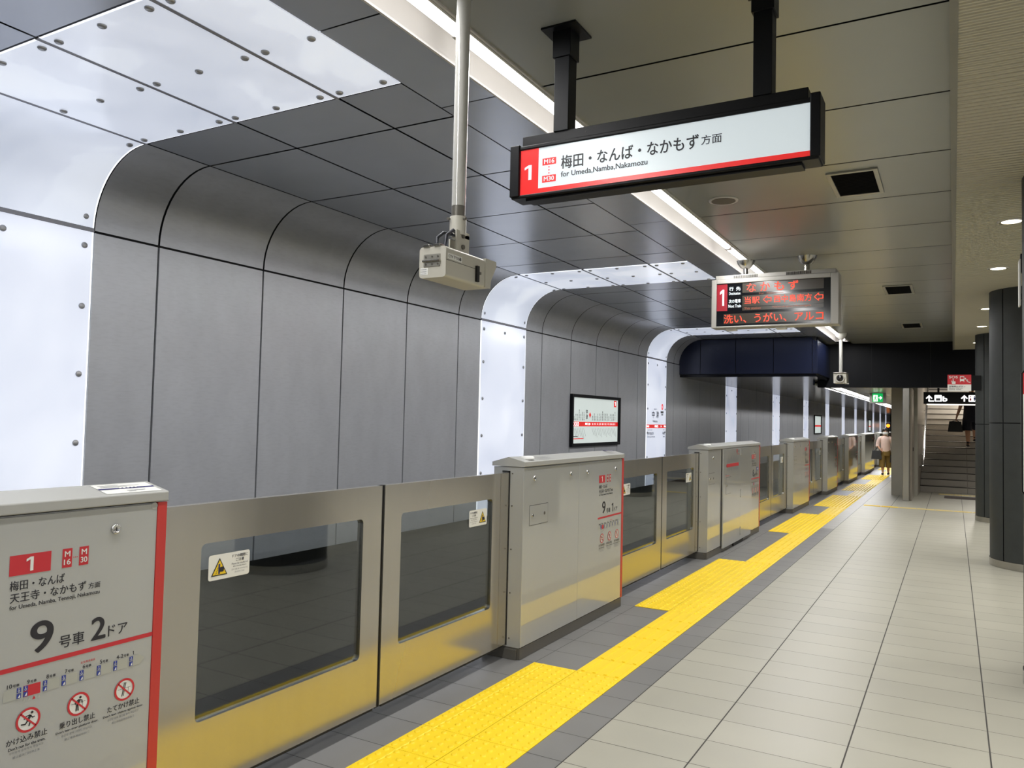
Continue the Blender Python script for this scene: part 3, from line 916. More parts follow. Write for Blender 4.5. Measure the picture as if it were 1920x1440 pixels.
def notice(t, ye, car, door, badge=None):
    """printed side of a housing: u measured back from its far edge"""
    def F(m): return Face(m, (XFACE, ye, 0), (0, 1, 0), (0, 0, 1), 0.0008)
    m = M(); f = F(m)
    f.rect(-0.522, 1.055, -0.4, 1.115, 'print_red'); numeral_one(f, -0.474, 1.064, -0.453, 1.106, 'print_white', 2)
    for u0, n in ((-0.365, '16'), (-0.311, '30')):
        f.rect(u0, 1.056, u0 + 0.031, 1.115, 'print_red')
        f.text('M', u0 + 0.007, 1.090, u0 + 0.024, 1.107, 'print_white', 2, 0.02); f.text(n, u0 + 0.005, 1.065, u0 + 0.026, 1.082, 'print_white', 2, 0.02)
    for i in range(3): f.disc(-0.3285 + 0.0055 * i, 1.085, 0.0018, 'print_red', 1, 8)
    m.build('line_badge', t)
    m = M(); f = F(m)
    f.text('梅田・なんば', -0.518, 1.011, -0.355, 1.040, 'print_black', 1, 0.012)
    f.text('天王寺・なかもず', -0.516, 0.975, -0.284, 1.004, 'print_black', 1, 0.012)
    f.text('方面', -0.276, 0.976, -0.236, 0.995, 'print_black', 1, 0.008)
    f.text('for Umeda, Namba, Tennoji, Nakamozu', -0.516, 0.952, -0.237, 0.968, 'print_black', 1, 0.016)
    m.build('destination_lettering', t)
    m = M(); f = F(m)
    f.text(car, -0.450, 0.812, -0.384, 0.905, 'print_black', 1, 0.016)
    f.text('号車', -0.363, 0.807, -0.282, 0.846, 'print_black', 1, 0.012)
    if door == '1': numeral_one(f, -0.250, 0.808, -0.219, 0.878, 'print_black', 1)
    else: f.text(door, -0.258, 0.808, -0.212, 0.878, 'print_black', 1, 0.02)
    f.text('ドア', -0.201, 0.808, -0.133, 0.843, 'print_black', 1, 0.01)
    if badge:
        f.rect(-0.22, 0.885, -0.10, 0.93, 'print_blue'); f.text(badge, -0.21, 0.893, -0.11, 0.922, 'print_white', 2, 0.02)
    m.build('car_number_lettering', t)
    m = M(); f = F(m); f.rect(-0.535, 0.773, -0.036, 0.787, 'print_red'); m.build('red_rule', t)
    m = M(); f = F(m)
    cars = ['10', '9', '8', '7', '6', '5', '4-2', '1']
    for i, n in enumerate(cars):
        u0 = -0.522 + 0.0575 * i
        c = 'print_red' if n == car else 'print_grey'
        if i == 7: f.poly([(u0, 0.689), (u0 + 0.038, 0.689), (u0 + 0.056, 0.7055), (u0 + 0.038, 0.722), (u0, 0.722)], c)
        else: f.rect(u0, 0.689, u0 + 0.050, 0.722, c)
        ub = u0 + (0.038 if i == 0 else 0.0)
        for q in (0.690, 0.707):
            f.rect(ub, q, ub + 0.0125, q + 0.0145, 'print_blue', 2)
        f.disc(ub + 0.0055, 0.7185, 0.0014, 'print_white', 3, 8); f.path([(ub + 0.005, 0.716), (ub + 0.006, 0.713), (ub + 0.009, 0.7125)], 0.0016, 'print_white', 3); f.ring(ub + 0.0058, 0.7115, 0.0022, 0.0034, 'print_white', 3, 10)
        f.poly([(ub + 0.003, 0.692), (ub + 0.010, 0.692), (ub + 0.0095, 0.702), (ub + 0.007, 0.699)], 'print_white', 3)
        lw = 0.014 if len(n) == 2 else (0.024 if len(n) == 3 else 0.007)
        if n == '1': numeral_one(f, u0 + 0.011, 0.7255, u0 + 0.0155, 0.7375, 'print_black', 1)
        else: f.text(n, u0 + 0.010, 0.7255, u0 + 0.010 + lw, 0.7375, 'print_black', 1, 0.01); f.text('号車', u0 + 0.012 + lw, 0.7255, u0 + 0.031 + lw, 0.7345, 'print_black', 1, 0.01)
        if n == '6': f.text('女性専用車両', u0 + 0.002, 0.742, u0 + 0.05, 0.7495, 'print_red', 1, 0.01)
        if n == car:
            for q in range(4):
                ut = u0 + 0.003 + 0.0145 * q
                f.poly([(ut - 0.005, 0.6755), (ut + 0.005, 0.6755), (ut, 0.6855)], 'print_red' if str(4 - q) == door or (q == 2 and door == '2') else 'print_grey', 1)
    m.build('car_position_diagram', t)
    TX = [(-0.447, 'かけ込み禁止', "Don't run for the train.", '무리하게 승차하지 마십시오', '禁止临关门时冲上车', 0.060, 0.055, 0.050, 0.040, run_man),
          (-0.292, '乗り出し禁止', "Don't lean over platform door.", '승강장 문에 기대지 마십시오', '禁止倚身探出站台门', 0.058, 0.070, 0.050, 0.040, lean_man),
          (-0.134, 'たてかけ禁止', "Don't lean objects against door.", '승강장 문에 물건을 놓지 마십시오', '禁止将物品倚在站台门', 0.058, 0.073, 0.056, 0.040, lean_things)]
    for u, jp, en, ko, zh, w1, w2, w3, w4, pic in TX:
        m = M(); f = F(m)
        f.disc(u, 0.618, 0.032, 'print_white', 1, 28)
        pic(f, u, 0.618, 0.031, 2)
        f.ring(u, 0.618, 0.0295, 0.0362, 'print_red', 3); f.seg((u - 0.023, 0.641), (u + 0.023, 0.595), 0.0052, 'print_red', 3)
        f.text(jp, u - w1, 0.556, u + w1, 0.576, 'print_black', 1, 0.012)
        f.text(en, u - w2 + 0.002, 0.541, u + w2, 0.550, 'print_black', 1, 0.016)
        f.text(ko, u - w3, 0.529, u + w3, 0.5365, 'print_midgrey', 1, 0.01)
        f.text(zh, u - w4, 0.515, u + w4, 0.5225, 'print_midgrey', 1, 0.01)
        m.build('prohibition_notice', t)

def lock(parent, y, z, r=0.017):
    o = M().lathe((XFACE, y, z), [(r, 0.0), (r, 0.004), (r * 0.82, 0.0075), (r * 0.7, 0.006), (0.0005, 0.006)], 'chrome', 20, (1, 0, 0)).box(XFACE + 0.006, y - 0.0016, z - 0.006, XFACE + 0.0068, y + 0.0016, z + 0.006, 'rubber').build('lock', parent)
    return o
def cap_profile():
    return [(XBACK - 0.012, 1.236), (XFACE + 0.006, 1.236), (XFACE + 0.006, 1.270), (-2.536, 1.297), (XBACK - 0.012, 1.262)]
def housing(y0, y1, label, car, door, locks=(), seams=(), hatch=None, badge=None, dome=None, detail=1):
    t = thing('platform_door_housing', ((XFACE + XBACK) / 2, (y0 + y1) / 2, 0), label, 'door housing', 'white platform door housings')
    ys = [y0] + list(seams) + [y1]
    m = M()
    m.box(XBACK, y0 + 0.003, 0.075, XFACE - 0.012, y1 - 0.003, 1.232, 'housing_paint')
    b = m.build('body', t)
    for a, c in zip(ys[:-1], ys[1:]):
        M().box(XFACE - 0.012, a + 0.0015, 0.080, XFACE, c - (0.0015 if c < y1 else 0.036), 1.229, 'housing_paint').build('front_panel', t, 0.002)
    M().prism(cap_profile(), y0 - 0.004, y1 + 0.002, 'y', 'cap_paint').build('cap', t, 0.004)
    k = M().box(XBACK + 0.01, y0 + 0.004, 0.001, XFACE - 0.004, y1 - 0.003, 0.074, 'steel_dark')
    k.box(XBACK - 0.05, y0 - 0.012, 0.001, XBACK + 0.2, y0 + 0.06, 0.066, 'steel_dark')
    k.build('kick_plate', t, 0.002)
    M().box(XFACE - 0.012, y1 - 0.0355, 0.078, XFACE + 0.0025, y1 + 0.0005, 1.233, 'red_paint').build('red_edge_strip', t, label='red strip')
    s = M().box(-2.532, y0 - 0.0015, 0.085, -2.522, y0 + 0.004, 1.205, 'rubber').box(-2.580, y0 - 0.0015, 1.197, -2.522, y0 + 0.004, 1.207, 'rubber')
    for z in (0.13, 0.42, 0.70, 0.98, 1.19):
        s.cyl((-2.505, y0 + 0.004, z), (-2.505, y0 - 0.0005, z), 0.005, 'steel_dark', 8)
    s.build('door_slot_seal', t)
    for y, z in locks: lock(t, y, z)
    if hatch:
        ya, yb, za, zb = hatch
        h = M().box(XFACE - 0.004, ya - 0.003, za - 0.003, XFACE + 0.0004, yb + 0.003, zb + 0.003, 'rubber').box(XFACE - 0.004, ya, za, XFACE + 0.0012, yb, zb, 'housing_paint').build('access_hatch', t)
        lock(h, ya + 0.04, (za + zb) / 2, 0.012)
        M().cyl((XFACE + 0.001, yb - 0.05, (za + zb) / 2), (XFACE + 0.003, yb - 0.05, (za + zb) / 2), 0.011, 'speaker_grille', 14).build('buzzer_hole', h)
    if dome:
        M().lathe((-2.47, y0 + 0.14, 1.281), [(0.045, 0.0), (0.045, 0.012), (0.036, 0.020), (0.0005, 0.022)], 'print_white', 20).build('dome_lamp', t)
    if detail:
        notice(t, y1, car, door, badge)
    return t

def cap_sticker(t, ya, yb, white=True):
    """decal on the front slope of the cap"""
    a = Vector((XFACE + 0.004, 0, 1.2705)); b = Vector((-2.532, 0, 1.2965))
    V = (b - a).normalized(); L = (b - a).length
    m = M(); f = Face(m, (a.x, ya, a.z), (0, 1, 0), V, 0.001)
    w = yb - ya
    if white:
        f.rect(0, L * 0.10, w, L * 0.94, 'sticker_white', 1)
        f.rect(0.0, L * 0.46, w, L * 0.56, 'print_navy', 2)
        for i in range(5): f.rect(w * (0.36 + i * 0.07), L * 0.49, w * (0.40 + i * 0.07), L * 0.54, 'sticker_white', 3)
        for i, (q, r) in enumerate(((0.08, 0.55), (0.1, 0.8), (0.08, 0.45))): f.rect(w * q, L * (0.64 + i * 0.08), w * r, L * (0.66 + i * 0.08), 'print_midgrey', 2)
        f.rect(w * 0.42, L * 0.27, w * 0.75, L * 0.30, 'print_midgrey', 2); f.rect(w * 0.42, L * 0.19, w * 0.55, L * 0.21, 'print_midgrey', 2)
    else:
        f.rect(0, L * 0.15, w, L * 0.8, 'cap_paint', 1)
        for i in range(3): f.rect(w * 0.1, L * (0.3 + i * 0.16), w * 0.8, L * (0.33 + i * 0.16), 'print_midgrey', 2)
    return m.build('cap_sticker', t)

h1 = housing(0.06, 1.82, 'front left white door housing with red edge, lettered car 9 door 2', '9', '2', locks=((1.63, 1.158), (0.3, 1.158)), seams=(0.9,))
cap_sticker(h1, 1.60, 1.805)
M().lathe((XFACE, 1.772, 1.222), [(0.012, 0), (0.012, 0.0012)], 'cap_paint', 16, (1, 0, 0)).build('corner_tab', h1)
h2 = housing(4.46, 6.22, 'white door housing lettered car 9 door 1, in the middle of the picture', '9', '1', locks=((4.61, 1.157), (5.174, 1.156), (5.473, 1.156), (6.04, 1.152)), seams=(5.325,), hatch=(4.55, 4.813, 0.85, 0.977), dome=True)
cap_sticker(h2, 4.72, 4.95, False)
M().box(-2.53, 6.02, 1.2972, -2.44, 6.05, 1.300, 'print_navy').build('navy_stripe', h2)
h3 = housing(8.83, 11.55, 'long double door housing with a network map, lettered car 8 door 4', '8', '4', locks=((9.047, 1.138), (11.18, 1.142)), seams=(9.42, 10.31, 10.94), hatch=(8.87, 9.11, 0.84, 0.965), badge='女性', dome=True)
cap_sticker(h3, 9.05, 9.28, False)
# long housing: raised middle doors reaching lower, hinges, network map print
M().box(XFACE, 9.435, 0.045, XFACE + 0.02, 10.30, 1.225, 'housing_paint').build('service_door', h3, 0.003)
M().box(XFACE, 10.315, 0.045, XFACE + 0.016, 10.93, 1.225, 'housing_paint').build('service_door', h3, 0.003)
M().box(XFACE - 0.002, 9.405, 0.06, XFACE + 0.006, 9.432, 1.228, 'rubber').build('door_gap_seal', h3)
for z in (0.12, 0.60, 1.13):
    M().box(XFACE + 0.016, 10.295, z, XFACE + 0.026, 10.345, z + 0.085, 'housing_paint').box(XFACE + 0.0161, 10.302, z - 0.01, XFACE + 0.0215, 10.312, z + 0.09, 'rubber').build('hinge', h3)
M().box(XFACE - 0.10, 10.0, 0.003, XFACE + 0.012, 10.5, 0.042, 'rubber').build('foot_block', h3)
m = M(); f = Face(m, (XFACE + 0.02, 0, 0), (0, 1, 0), (0, 0, 1), 0.001)
f.rect(9.58, 1.005, 10.19, 1.045, 'print_red'); f.poly([(9.56, 1.025), (9.60, 1.00), (9.60, 1.05)], 'print_red')
for i in range(14):
    f.rect(9.60 + i * 0.042, 1.055, 9.612 + i * 0.042, 1.10 + 0.02 * (i % 3), 'print_midgrey'); f.rect(9.60 + i * 0.042, 0.965 - 0.012 * (i % 2), 9.61 + i * 0.042, 0.995, 'print_midgrey')
f.seg((9.80, 1.03), (9.85, 1.17), 0.006, 'print_midgrey'); f.seg((9.80, 1.02), (9.86, 0.92), 0.006, 'print_midgrey')
f.ring(10.10, 1.195, 0.018, 0.026, 'print_red'); f.rect(10.094, 1.16, 10.106, 1.215, 'print_red', 2); f.rect(10.14, 1.18, 10.23, 1.20, 'print_midgrey'); f.rect(10.12, 1.15, 10.22, 1.155, 'print_red')
f.rect(9.53, 0.90, 9.72, 0.905, 'print_red'); f.rect(9.53, 0.912, 9.58, 0.925, 'print_midgrey')
m.build('network_map_print', h3)
h = M().box(XFACE + 0.019, 9.555, 0.68, XFACE + 0.0208, 9.815, 0.884, 'rubber').box(XFACE + 0.019, 9.558, 0.683, XFACE + 0.0215, 9.812, 0.881, 'housing_paint').build('access_hatch', h3)
M().cyl((XFACE + 0.0205, 9.59, 0.785), (XFACE + 0.027, 9.59, 0.785), 0.013, 'chrome', 14).build('lock', h)
FAR = [(14.24, 15.99, '8', '3', 'first white door housing beyond the long one, with yellow reflections'),
       (18.49, 20.20, '8', '2', 'second white door housing beyond the long one'),
       (22.50, 24.70, '8', '1', 'third white door housing beyond the long one'),
       (26.90, 30.20, '7', '4', 'fourth white door housing beyond the long one, left of the walking woman'),
       (32.5, 34.3, '7', '3', 'fifth white door housing beyond the long one, behind the walking woman'),
       (36.6, 38.6, '7', '2', 'sixth white door housing beyond the long one, half hidden by the walking woman')]
for i, (a, b, c, d, lb) in enumerate(FAR):
    hh = housing(a, b, lb, c, d, locks=((a + 0.15, 1.157), (a + 0.71, 1.156), (b - 0.18, 1.152)) if i < 2 else (), seams=((a + b) / 2,), hatch=(a + 0.09, a + 0.35, 0.85, 0.977) if i < 3 else None, dome=True, detail=1 if i < 4 else 0)

# ================================================================== PLATFORM DOOR LEAVES
XD = -2.530
def sticker(t, ya, yb, za, zb, flip):
    m = M(); f = Face(m, (XD - 0.012, ya, za), (0, 1, 0), (0, 0, 1), 0.0008)
    w, h = yb - ya, zb - za
    f.rrect(0, 0, w, h, 0.010, 'sticker_white', 1)
    tu, xu = (w * 0.745, w * 0.26) if flip else (w * 0.255, w * 0.75)
    f.rect(0.006 if flip else w * 0.5, 0.004, w * 0.5 if flip else w - 0.006, h - 0.004, 'print_white', 1.5)
    f.poly([(tu - 0.040, 0.016), (tu + 0.040, 0.016), (tu, 0.086)], 'print_black', 2)
    f.poly([(tu - 0.033, 0.0205), (tu + 0.033, 0.0205), (tu, 0.078)], 'print_yellow', 3)
    f.rect(tu - 0.006, 0.023, tu + 0.002, 0.062, 'print_navy', 4)
    f.rrect(tu + 0.001, 0.030, tu + 0.021, 0.050, 0.006, 'print_black', 4)
    for i in range(3): f.rect(tu - 0.003, 0.031 + i * 0.006, tu + 0.004, 0.0345 + i * 0.006, 'print_black', 5)
    for i in range(3): f.seg((tu - 0.020 + i * 0.004, 0.024 + i * 0.009), (tu - 0.012 + i * 0.003, 0.030 + i * 0.009), 0.002, 'print_black', 4)
    f.text('ドアの開閉に', xu - 0.040, 0.078, xu + 0.040, 0.0895, 'print_black', 2.5, 0.012)
    f.text('ご注意', xu - 0.021, 0.0615, xu + 0.021, 0.0735, 'print_black', 2.5, 0.012)
    f.text('Please be mindful of', xu - 0.041, 0.049, xu + 0.041, 0.0565, 'print_black', 2.5, 0.012)
    f.text('the closing doors', xu - 0.034, 0.0375, xu + 0.034, 0.0455, 'print_black', 2.5, 0.012)
    f.text('문이 닫힐 때 주의하십시오', xu - 0.041, 0.0265, xu + 0.041, 0.033, 'print_midgrey', 2.5, 0.01)
    f.text('请注意车门开关', xu - 0.025, 0.0155, xu + 0.025, 0.0215, 'print_midgrey', 2.5, 0.01)
    return m.build('warning_sticker', t)
def leaf(y0, y1, wy0, wy1, label, right, detail):
    t = thing('platform_door', (XD, (y0 + y1) / 2, 0.085), label, 'platform door', 'brushed steel platform door leaves')
    zb, zt, w0, w1 = 0.088, 1.195, 0.357, 1.040
    r = 0.022
    # frame with a rounded window cut-out
    outer = [(y0, zb), (y1, zb), (y1, zt), (y0, zt)]
    inner = []
    for cx, cz, a in ((wy0 + r, w0 + r, 180), (wy1 - r, w0 + r, 270), (wy1 - r, w1 - r, 0), (wy0 + r, w1 - r, 90)):
        for q in range(5):
            ang = math.radians(a + q * 22.5); inner.append((cx + r * math.cos(ang), cz + r * math.sin(ang)))
    m = M()
    n = len(inner)
    for xx in (XD, XD - 0.036):
        vs = [(xx, a, b) for a, b in outer + inner]
        fs = []
        for c in range(4):
            for q in range(4): fs.append((c, 4 + c * 5 + q + 1, 4 + c * 5 + q))
            fs.append((c, (c + 1) % 4, 4 + ((c + 1) % 4) * 5, 4 + c * 5 + 4))
        m.add(vs, fs, 'steel')
    vs = [(XD, a, b) for a, b in inner] + [(XD - 0.036, a, b) for a, b in inner]
    m.add(vs, [(i, (i + 1) % n, n + (i + 1) % n, n + i) for i in range(n)], 'stainless')
    vs = [(XD, a, b) for a, b in outer] + [(XD - 0.036, a, b) for a, b in outer]
    m.add(vs, [(i, (i + 1) % 4, 4 + (i + 1) % 4, 4 + i) for i in range(4)], 'steel')
    m.build('frame', t)
    M().box(XD - 0.018, wy0 + 0.001, w0 + 0.001, XD - 0.012, wy1 - 0.001, w1 - 0.001, 'door_glass').build('glass_pane', t)
    e = y0 if right else y1
    M().box(XD - 0.034, e - 0.009, zb - 0.006, XD - 0.002, e + 0.009, zt, 'rubber').build('edge_seal', t)
    M().box(XD - 0.03, y0 + 0.02, zb - 0.014, XD - 0.006, y1 - 0.02, zb - 0.0005, 'rubber').build('bottom_seal', t)
    if right: M().box(XD, y1 - 0.10, zb + 0.004, XD + 0.003, y1 - 0.002, zt - 0.002, 'steel').build('guard_plate', t)
    if detail:
        if right: sticker(t, wy1 - 0.252, wy1 - 0.047, 0.887, 0.987, True)
        else: sticker(t, wy0 + 0.046, wy0 + 0.251, 0.887, 0.987, False)
    return t
for k, (a, b) in enumerate(OPEN[:7]):
    mid = (a + b) / 2 + 0.03
    w = 0.953
    sc = 1.0 if b - a > 2.4 else (b - a) / 2.64
    leaf(a + 0.003, mid - 0.012, mid - 0.152 - w * sc, mid - 0.152, 'left steel platform door leaf with a window in the %s' % OLAB[k], False, k < 4)
    leaf(mid + 0.012, b - 0.003, mid + 0.153, mid + 0.153 + w * sc * 0.98, 'right steel platform door leaf with a window in the %s' % OLAB[k], True, k < 4)

# ================================================================== HANGING DIRECTION SIGN
SG = thing('hanging_sign', (-1.09, 3.11, 3.30), 'black framed hanging sign, white lit face with a red bar and number 1', 'sign')
SY = 3.06
fr = M()
fr.box(-1.755, SY - 0.008, 2.548, -0.437, SY + 0.105, 2.563, 'sign_black')
fr.box(-1.755, SY - 0.008, 2.768, -0.437, SY + 0.105, 2.786, 'sign_black')
fr.box(-1.76, SY - 0.015, 2.556, -1.712, SY + 0.112, 2.792, 'sign_black'); fr.box(-0.467, SY - 0.015, 2.556, -0.43, SY + 0.112, 2.800, 'sign_black')
fr.box(-1.72, SY + 0.02, 2.563, -0.46, SY + 0.10, 2.768, 'sign_black')
fr.build('frame', SG, 0.004)
M().box(-1.715, SY + 0.02, 2.786, -0.479, SY + 0.085, 2.838, 'sign_black').cyl((-1.40, SY + 0.0195, 2.815), (-1.40, SY + 0.0185, 2.815), 0.004, 'rubber', 8).build('top_rail', SG, 0.003)
M().box(-1.69, SY + 0.015, 2.538, -0.50, SY + 0.095, 2.549, 'sign_black').build('drain_strip', SG)
pn = M().box(-1.712, SY, 2.563, -0.467, SY + 0.02, 2.768, 'lit_white').build('lit_face', SG)
m = M(); f = Face(m, (0, SY - 0.0003, 0), (1, 0, 0), (0, 0, 1), 0.0008)
f.rect(-1.7115, 2.563, -1.620, 2.7675, 'lit_red', 1); f.rect(-1.620, 2.563, -0.4675, 2.5845, 'lit_red', 1)
numeral_one(f, -1.690, 2.628, -1.654, 2.696, 'lit_white', 2)
for z, n in ((2.685, 'M16'), (2.607, 'M30')):
    f.rect(-1.600, z, -1.532, z + 0.031, 'lit_red', 1); f.text(n, -1.591, z + 0.006, -1.541, z + 0.026, 'lit_white', 2, 0.025)
for i in range(3): f.disc(-1.567, 2.648 + i * 0.0135, 0.0033, 'lit_red', 1, 10)
f.text('梅田・なんば・なかもず', -1.507, 2.657, -0.893, 2.716, 'print_black', 1, 0.018)
f.text('方面', -0.882, 2.668, -0.800, 2.706, 'print_black', 1, 0.008)
f.text('for Umeda,Namba,Nakamozu', -1.507, 2.618, -1.108, 2.645, 'print_black', 1, 0.016)
m.build('lettering', pn)
for xc in (-1.52, -0.648):
    p = M().box(xc - 0.036, SY + 0.012, 2.836, xc + 0.036, SY + 0.092, ZC - 0.001, 'black_metal')
    p.box(xc - 0.044, SY + 0.004, ZC - 0.13, xc + 0.044, SY + 0.10, ZC - 0.004, 'black_metal')
    pp = p.build('hanger_post', SG, 0.002)
    M().box(xc - 0.085, SY - 0.035, ZC - 0.010, xc + 0.085, SY + 0.14, ZC - 0.001, 'black_metal').build('ceiling_plate', pp)

# ================================================================== CAMERAS ON POLES
def cctv(x, y, zp, zb, label, L, w, h, back):
    t = thing('security_camera', (x, y, ZC), label, 'security camera', 'security cameras on ceiling poles')
    M().cyl((x, y, zp + 0.045), (x, y, ZC - 0.001), 0.029, 'pipe_white', 20).cyl((x, y, zp), (x, y, zp + 0.046), 0.0285, 'steel_dark', 20).build('pole', t)
    M().lathe((x, y, ZC - 0.02), [(0.03, 0), (0.045, 0.008), (0.05, 0.019)], 'pipe_white', 24).build('ceiling_cup', t)
    M().cyl((x, y, zp - 0.075), (x, y, zp + 0.001), 0.034, 'cctv_paint', 20).cyl((x - 0.02, y - 0.034, zp - 0.012), (x - 0.02, y - 0.045, zp - 0.012), 0.006, 'steel_dark', 8).cyl((x + 0.034, y - 0.01, zp - 0.012), (x + 0.046, y - 0.012, zp - 0.012), 0.006, 'steel_dark', 8).build('collar', t, 0.002)
    br = M()
    br.box(x + 0.018, y - 0.045, zb + h, x + 0.024, y + 0.05, zp - 0.06, 'cctv_paint'); br.box(x - 0.030, y - 0.02, zb + h, x - 0.024, y + 0.05, zp - 0.09, 'cctv_paint')
    br.box(x - 0.03, y - 0.03, zb + h, x + 0.024, y + 0.05, zb + h + 0.006, 'cctv_paint')
    br.box(x - 0.03, y + 0.0, zp - 0.085, x + 0.024, y + 0.05, zp - 0.07, 'cctv_paint')
    for zz in (0.03, 0.075): br.cyl((x + 0.024, y + 0.0, zb + h + zz), (x + 0.031, y, zb + h + zz), 0.010, 'steel_dark', 8)
    br.build('bracket', t)
    ya = y - back; yb = ya + L
    bd = M()
    yb0 = yb - 0.056
    rr = 0.014; pf = []
    for cx, cz, a in ((x + w / 2 - rr, zb + rr, -90), (x + w / 2 - rr, zb + h - rr, 0), (x - w / 2 + rr, zb + h - rr, 90), (x - w / 2 + rr, zb + rr, 180)):
        for q in range(6): pf.append((cx + rr * math.cos(math.radians(a + q * 18)), cz + rr * math.sin(math.radians(a + q * 18))))
    bd.prism(pf, ya, yb0, 'y', 'cctv_paint', True)
    hs = bd.build('camera_body', t)
    w2 = w / 2 + 0.002
    hd = M()
    prof = [(yb - 0.055, zb + 0.004), (yb - 0.012, zb + 0.004), (yb - 0.008, zb + h * 0.30), (yb + 0.034, zb + h * 0.86), (yb + 0.030, zb + h + 0.003), (yb - 0.055, zb + h + 0.003)]
    hd.prism(prof, x - w2, x + w2, 'x', 'cctv_paint')
    hd.box(x - w / 2 - 0.001, ya + 0.002, zb + h * 0.55, x + w / 2 + 0.0008, yb - 0.1, zb + h * 0.565, 'rubber')
    hd.build('sun_hood', hs, 0.002)
    hg = M().box(x - 0.040, ya - 0.003, zb + h * 0.36, x + 0.036, ya, zb + h * 0.75, 'vent_frame').cyl((x - 0.043, ya - 0.005, zb + h * 0.54), (x + 0.038, ya - 0.005, zb + h * 0.54), 0.005, 'stainless', 8)
    for i in (-0.03, 0.0, 0.027):
        hg.cyl((x + i, ya - 0.003, zb + h * 0.67), (x + i, ya - 0.005, zb + h * 0.67), 0.004, 'steel_dark', 8); hg.cyl((x + i, ya - 0.003, zb + h * 0.43), (x + i, ya - 0.005, zb + h * 0.43), 0.004, 'steel_dark', 8)
    hg.build('hinge', hs)
    M().box(x + w / 2, yb - 0.13, zb + h * 0.12, x + w / 2 + 0.010, yb - 0.112, zb + h * 0.66, 'rubber').box(x + w / 2, yb - 0.116, zb + h * 0.40, x + w / 2 + 0.008, yb - 0.095, zb + h * 0.48, 'steel_dark').build('latch', hs)
    m = M(); f = Face(m, (x - w / 2 + 0.006, ya, zb + 0.012), (1, 0, 0), (0, 0, 1), 0.0006)
    f.rect(0, 0, 0.036, 0.028, 'print_white', 1)
    for i in range(3): f.rect(0.002, 0.004 + i * 0.008, 0.03, 0.006 + i * 0.008, 'print_midgrey', 2)
    f2 = Face(m, (x + w / 2, ya + 0.01, zb + h * 0.60), (0, 1, 0), (0, 0, 1), 0.0009)
    f2.rect(0, 0, 0.10, 0.022, 'print_white', 1); f2.text('CTV 下り5番', 0.005, 0.004, 0.095, 0.018, 'print_black', 2, 0.01)
    m.build('name_labels', hs)
    for sx2 in (-0.028, 0.022):
        M().box(x + sx2 - 0.016, ya - 0.006, zb + h, x + sx2 + 0.014, ya + 0.03, zb + h + 0.010, 'stainless').build('roof_clip', hs, 0.002)
    M().tube([(x - 0.02, ya + 0.05, zb + h), (x - 0.022, ya + 0.06, zb + h + 0.05), (x - 0.015, ya + 0.09, zb + h + 0.075), (x - 0.005, y - 0.03, zb + h + 0.078), (x, y, zp - 0.075)], 0.007, 'cable_black').build('cable', t)
    M().tube([(x + 0.01, ya + 0.06, zb + h), (x + 0.012, ya + 0.075, zb + h + 0.06), (x + 0.01, y - 0.05, zb + h + 0.09), (x + 0.006, y, zp - 0.075)], 0.007, 'cable_black').build('cable', t)
    return t
cctv(-1.757, 2.629, 2.366, 2.091, 'boxy beige security camera on a white pole, hanging near the second glowing arch', 0.342, 0.125, 0.121, 0.171)
# far camera faces the viewer
FC = thing('security_camera', (-1.87, 16.03, ZC), 'small square security camera on a pole before the dark beam, lens toward the viewer', 'security camera', 'security cameras on ceiling poles')
M().cyl((-1.87, 16.03, 2.55), (-1.87, 16.03, ZC - 0.001), 0.033, 'pipe_white', 16).build('pole', FC)
M().lathe((-1.87, 16.03, ZC - 0.12), [(0.04, 0), (0.10, 0.06), (0.115, 0.12)], 'pipe_white', 20).build('ceiling_cup', FC)
hb = M().prism([(-1.985, 2.34), (-1.755, 2.34), (-1.765, 2.53), (-1.99, 2.53)], 15.93, 16.25, 'y', 'cctv_paint').box(-1.99, 15.90, 2.53, -1.755, 16.27, 2.545, 'steel_dark').build('camera_body', FC, 0.006)
M().lathe((-1.872, 15.93, 2.435), [(0.085, 0.0), (0.085, 0.02), (0.07, 0.028), (0.068, 0.01)], 'cctv_paint', 28, (0, -1, 0)).build('lens_ring', hb)
M().lathe((-1.872, 15.925, 2.435), [(0.066, 0.0), (0.055, 0.014), (0.03, 0.022), (0.0005, 0.024)], 'lens', 24, (0, -1, 0)).build('lens', hb)
M().box(-1.79, 15.96, 2.325, -1.72, 15.98, 2.34, 'cctv_paint').build('bracket_tab', FC)

# ================================================================== DEPARTURE DISPLAY
DY = 8.43
DP = thing('departure_display', (-1.65, 8.5, ZC), 'grey framed departure display with red dot letters on two ceiling poles', 'display')
cs = M()
cs.box(-2.296, DY, 2.572, -2.243, DY + 0.20, 3.098, 'display_case'); cs.box(-1.082, DY, 2.572, -1.006, DY + 0.20, 3.098, 'display_case')
cs.box(-2.243, DY, 3.052, -1.082, DY + 0.20, 3.098, 'display_case'); cs.box(-2.243, DY, 2.572, -1.082, DY + 0.20, 2.590, 'display_case')
cs.box(-2.25, DY + 0.03, 2.58, -1.08, DY + 0.19, 3.06, 'display_case')
cs.build('case', DP, 0.006)
M().box(-2.256, DY + 0.015, 3.099, -1.035, DY + 0.18, 3.143, 'display_case').build('top_cover', DP, 0.006)
v = M()
for x0, n in ((-2.06, 22), (-1.52, 22)):
    for i in range(n): v.box(x0 + i * 0.0115, DY + 0.0125, 3.105, x0 + 0.006 + i * 0.0115, DY + 0.016, 3.136, 'grille_black')
v.build('vent_slots', DP)
scn = M().box(-2.243, DY + 0.012, 2.590, -1.082, DY + 0.03, 3.052, 'display_screen').build('screen', DP)
m = M(); f = Face(m, (0, DY + 0.012, 0), (1, 0, 0), (0, 0, 1), 0.0012)
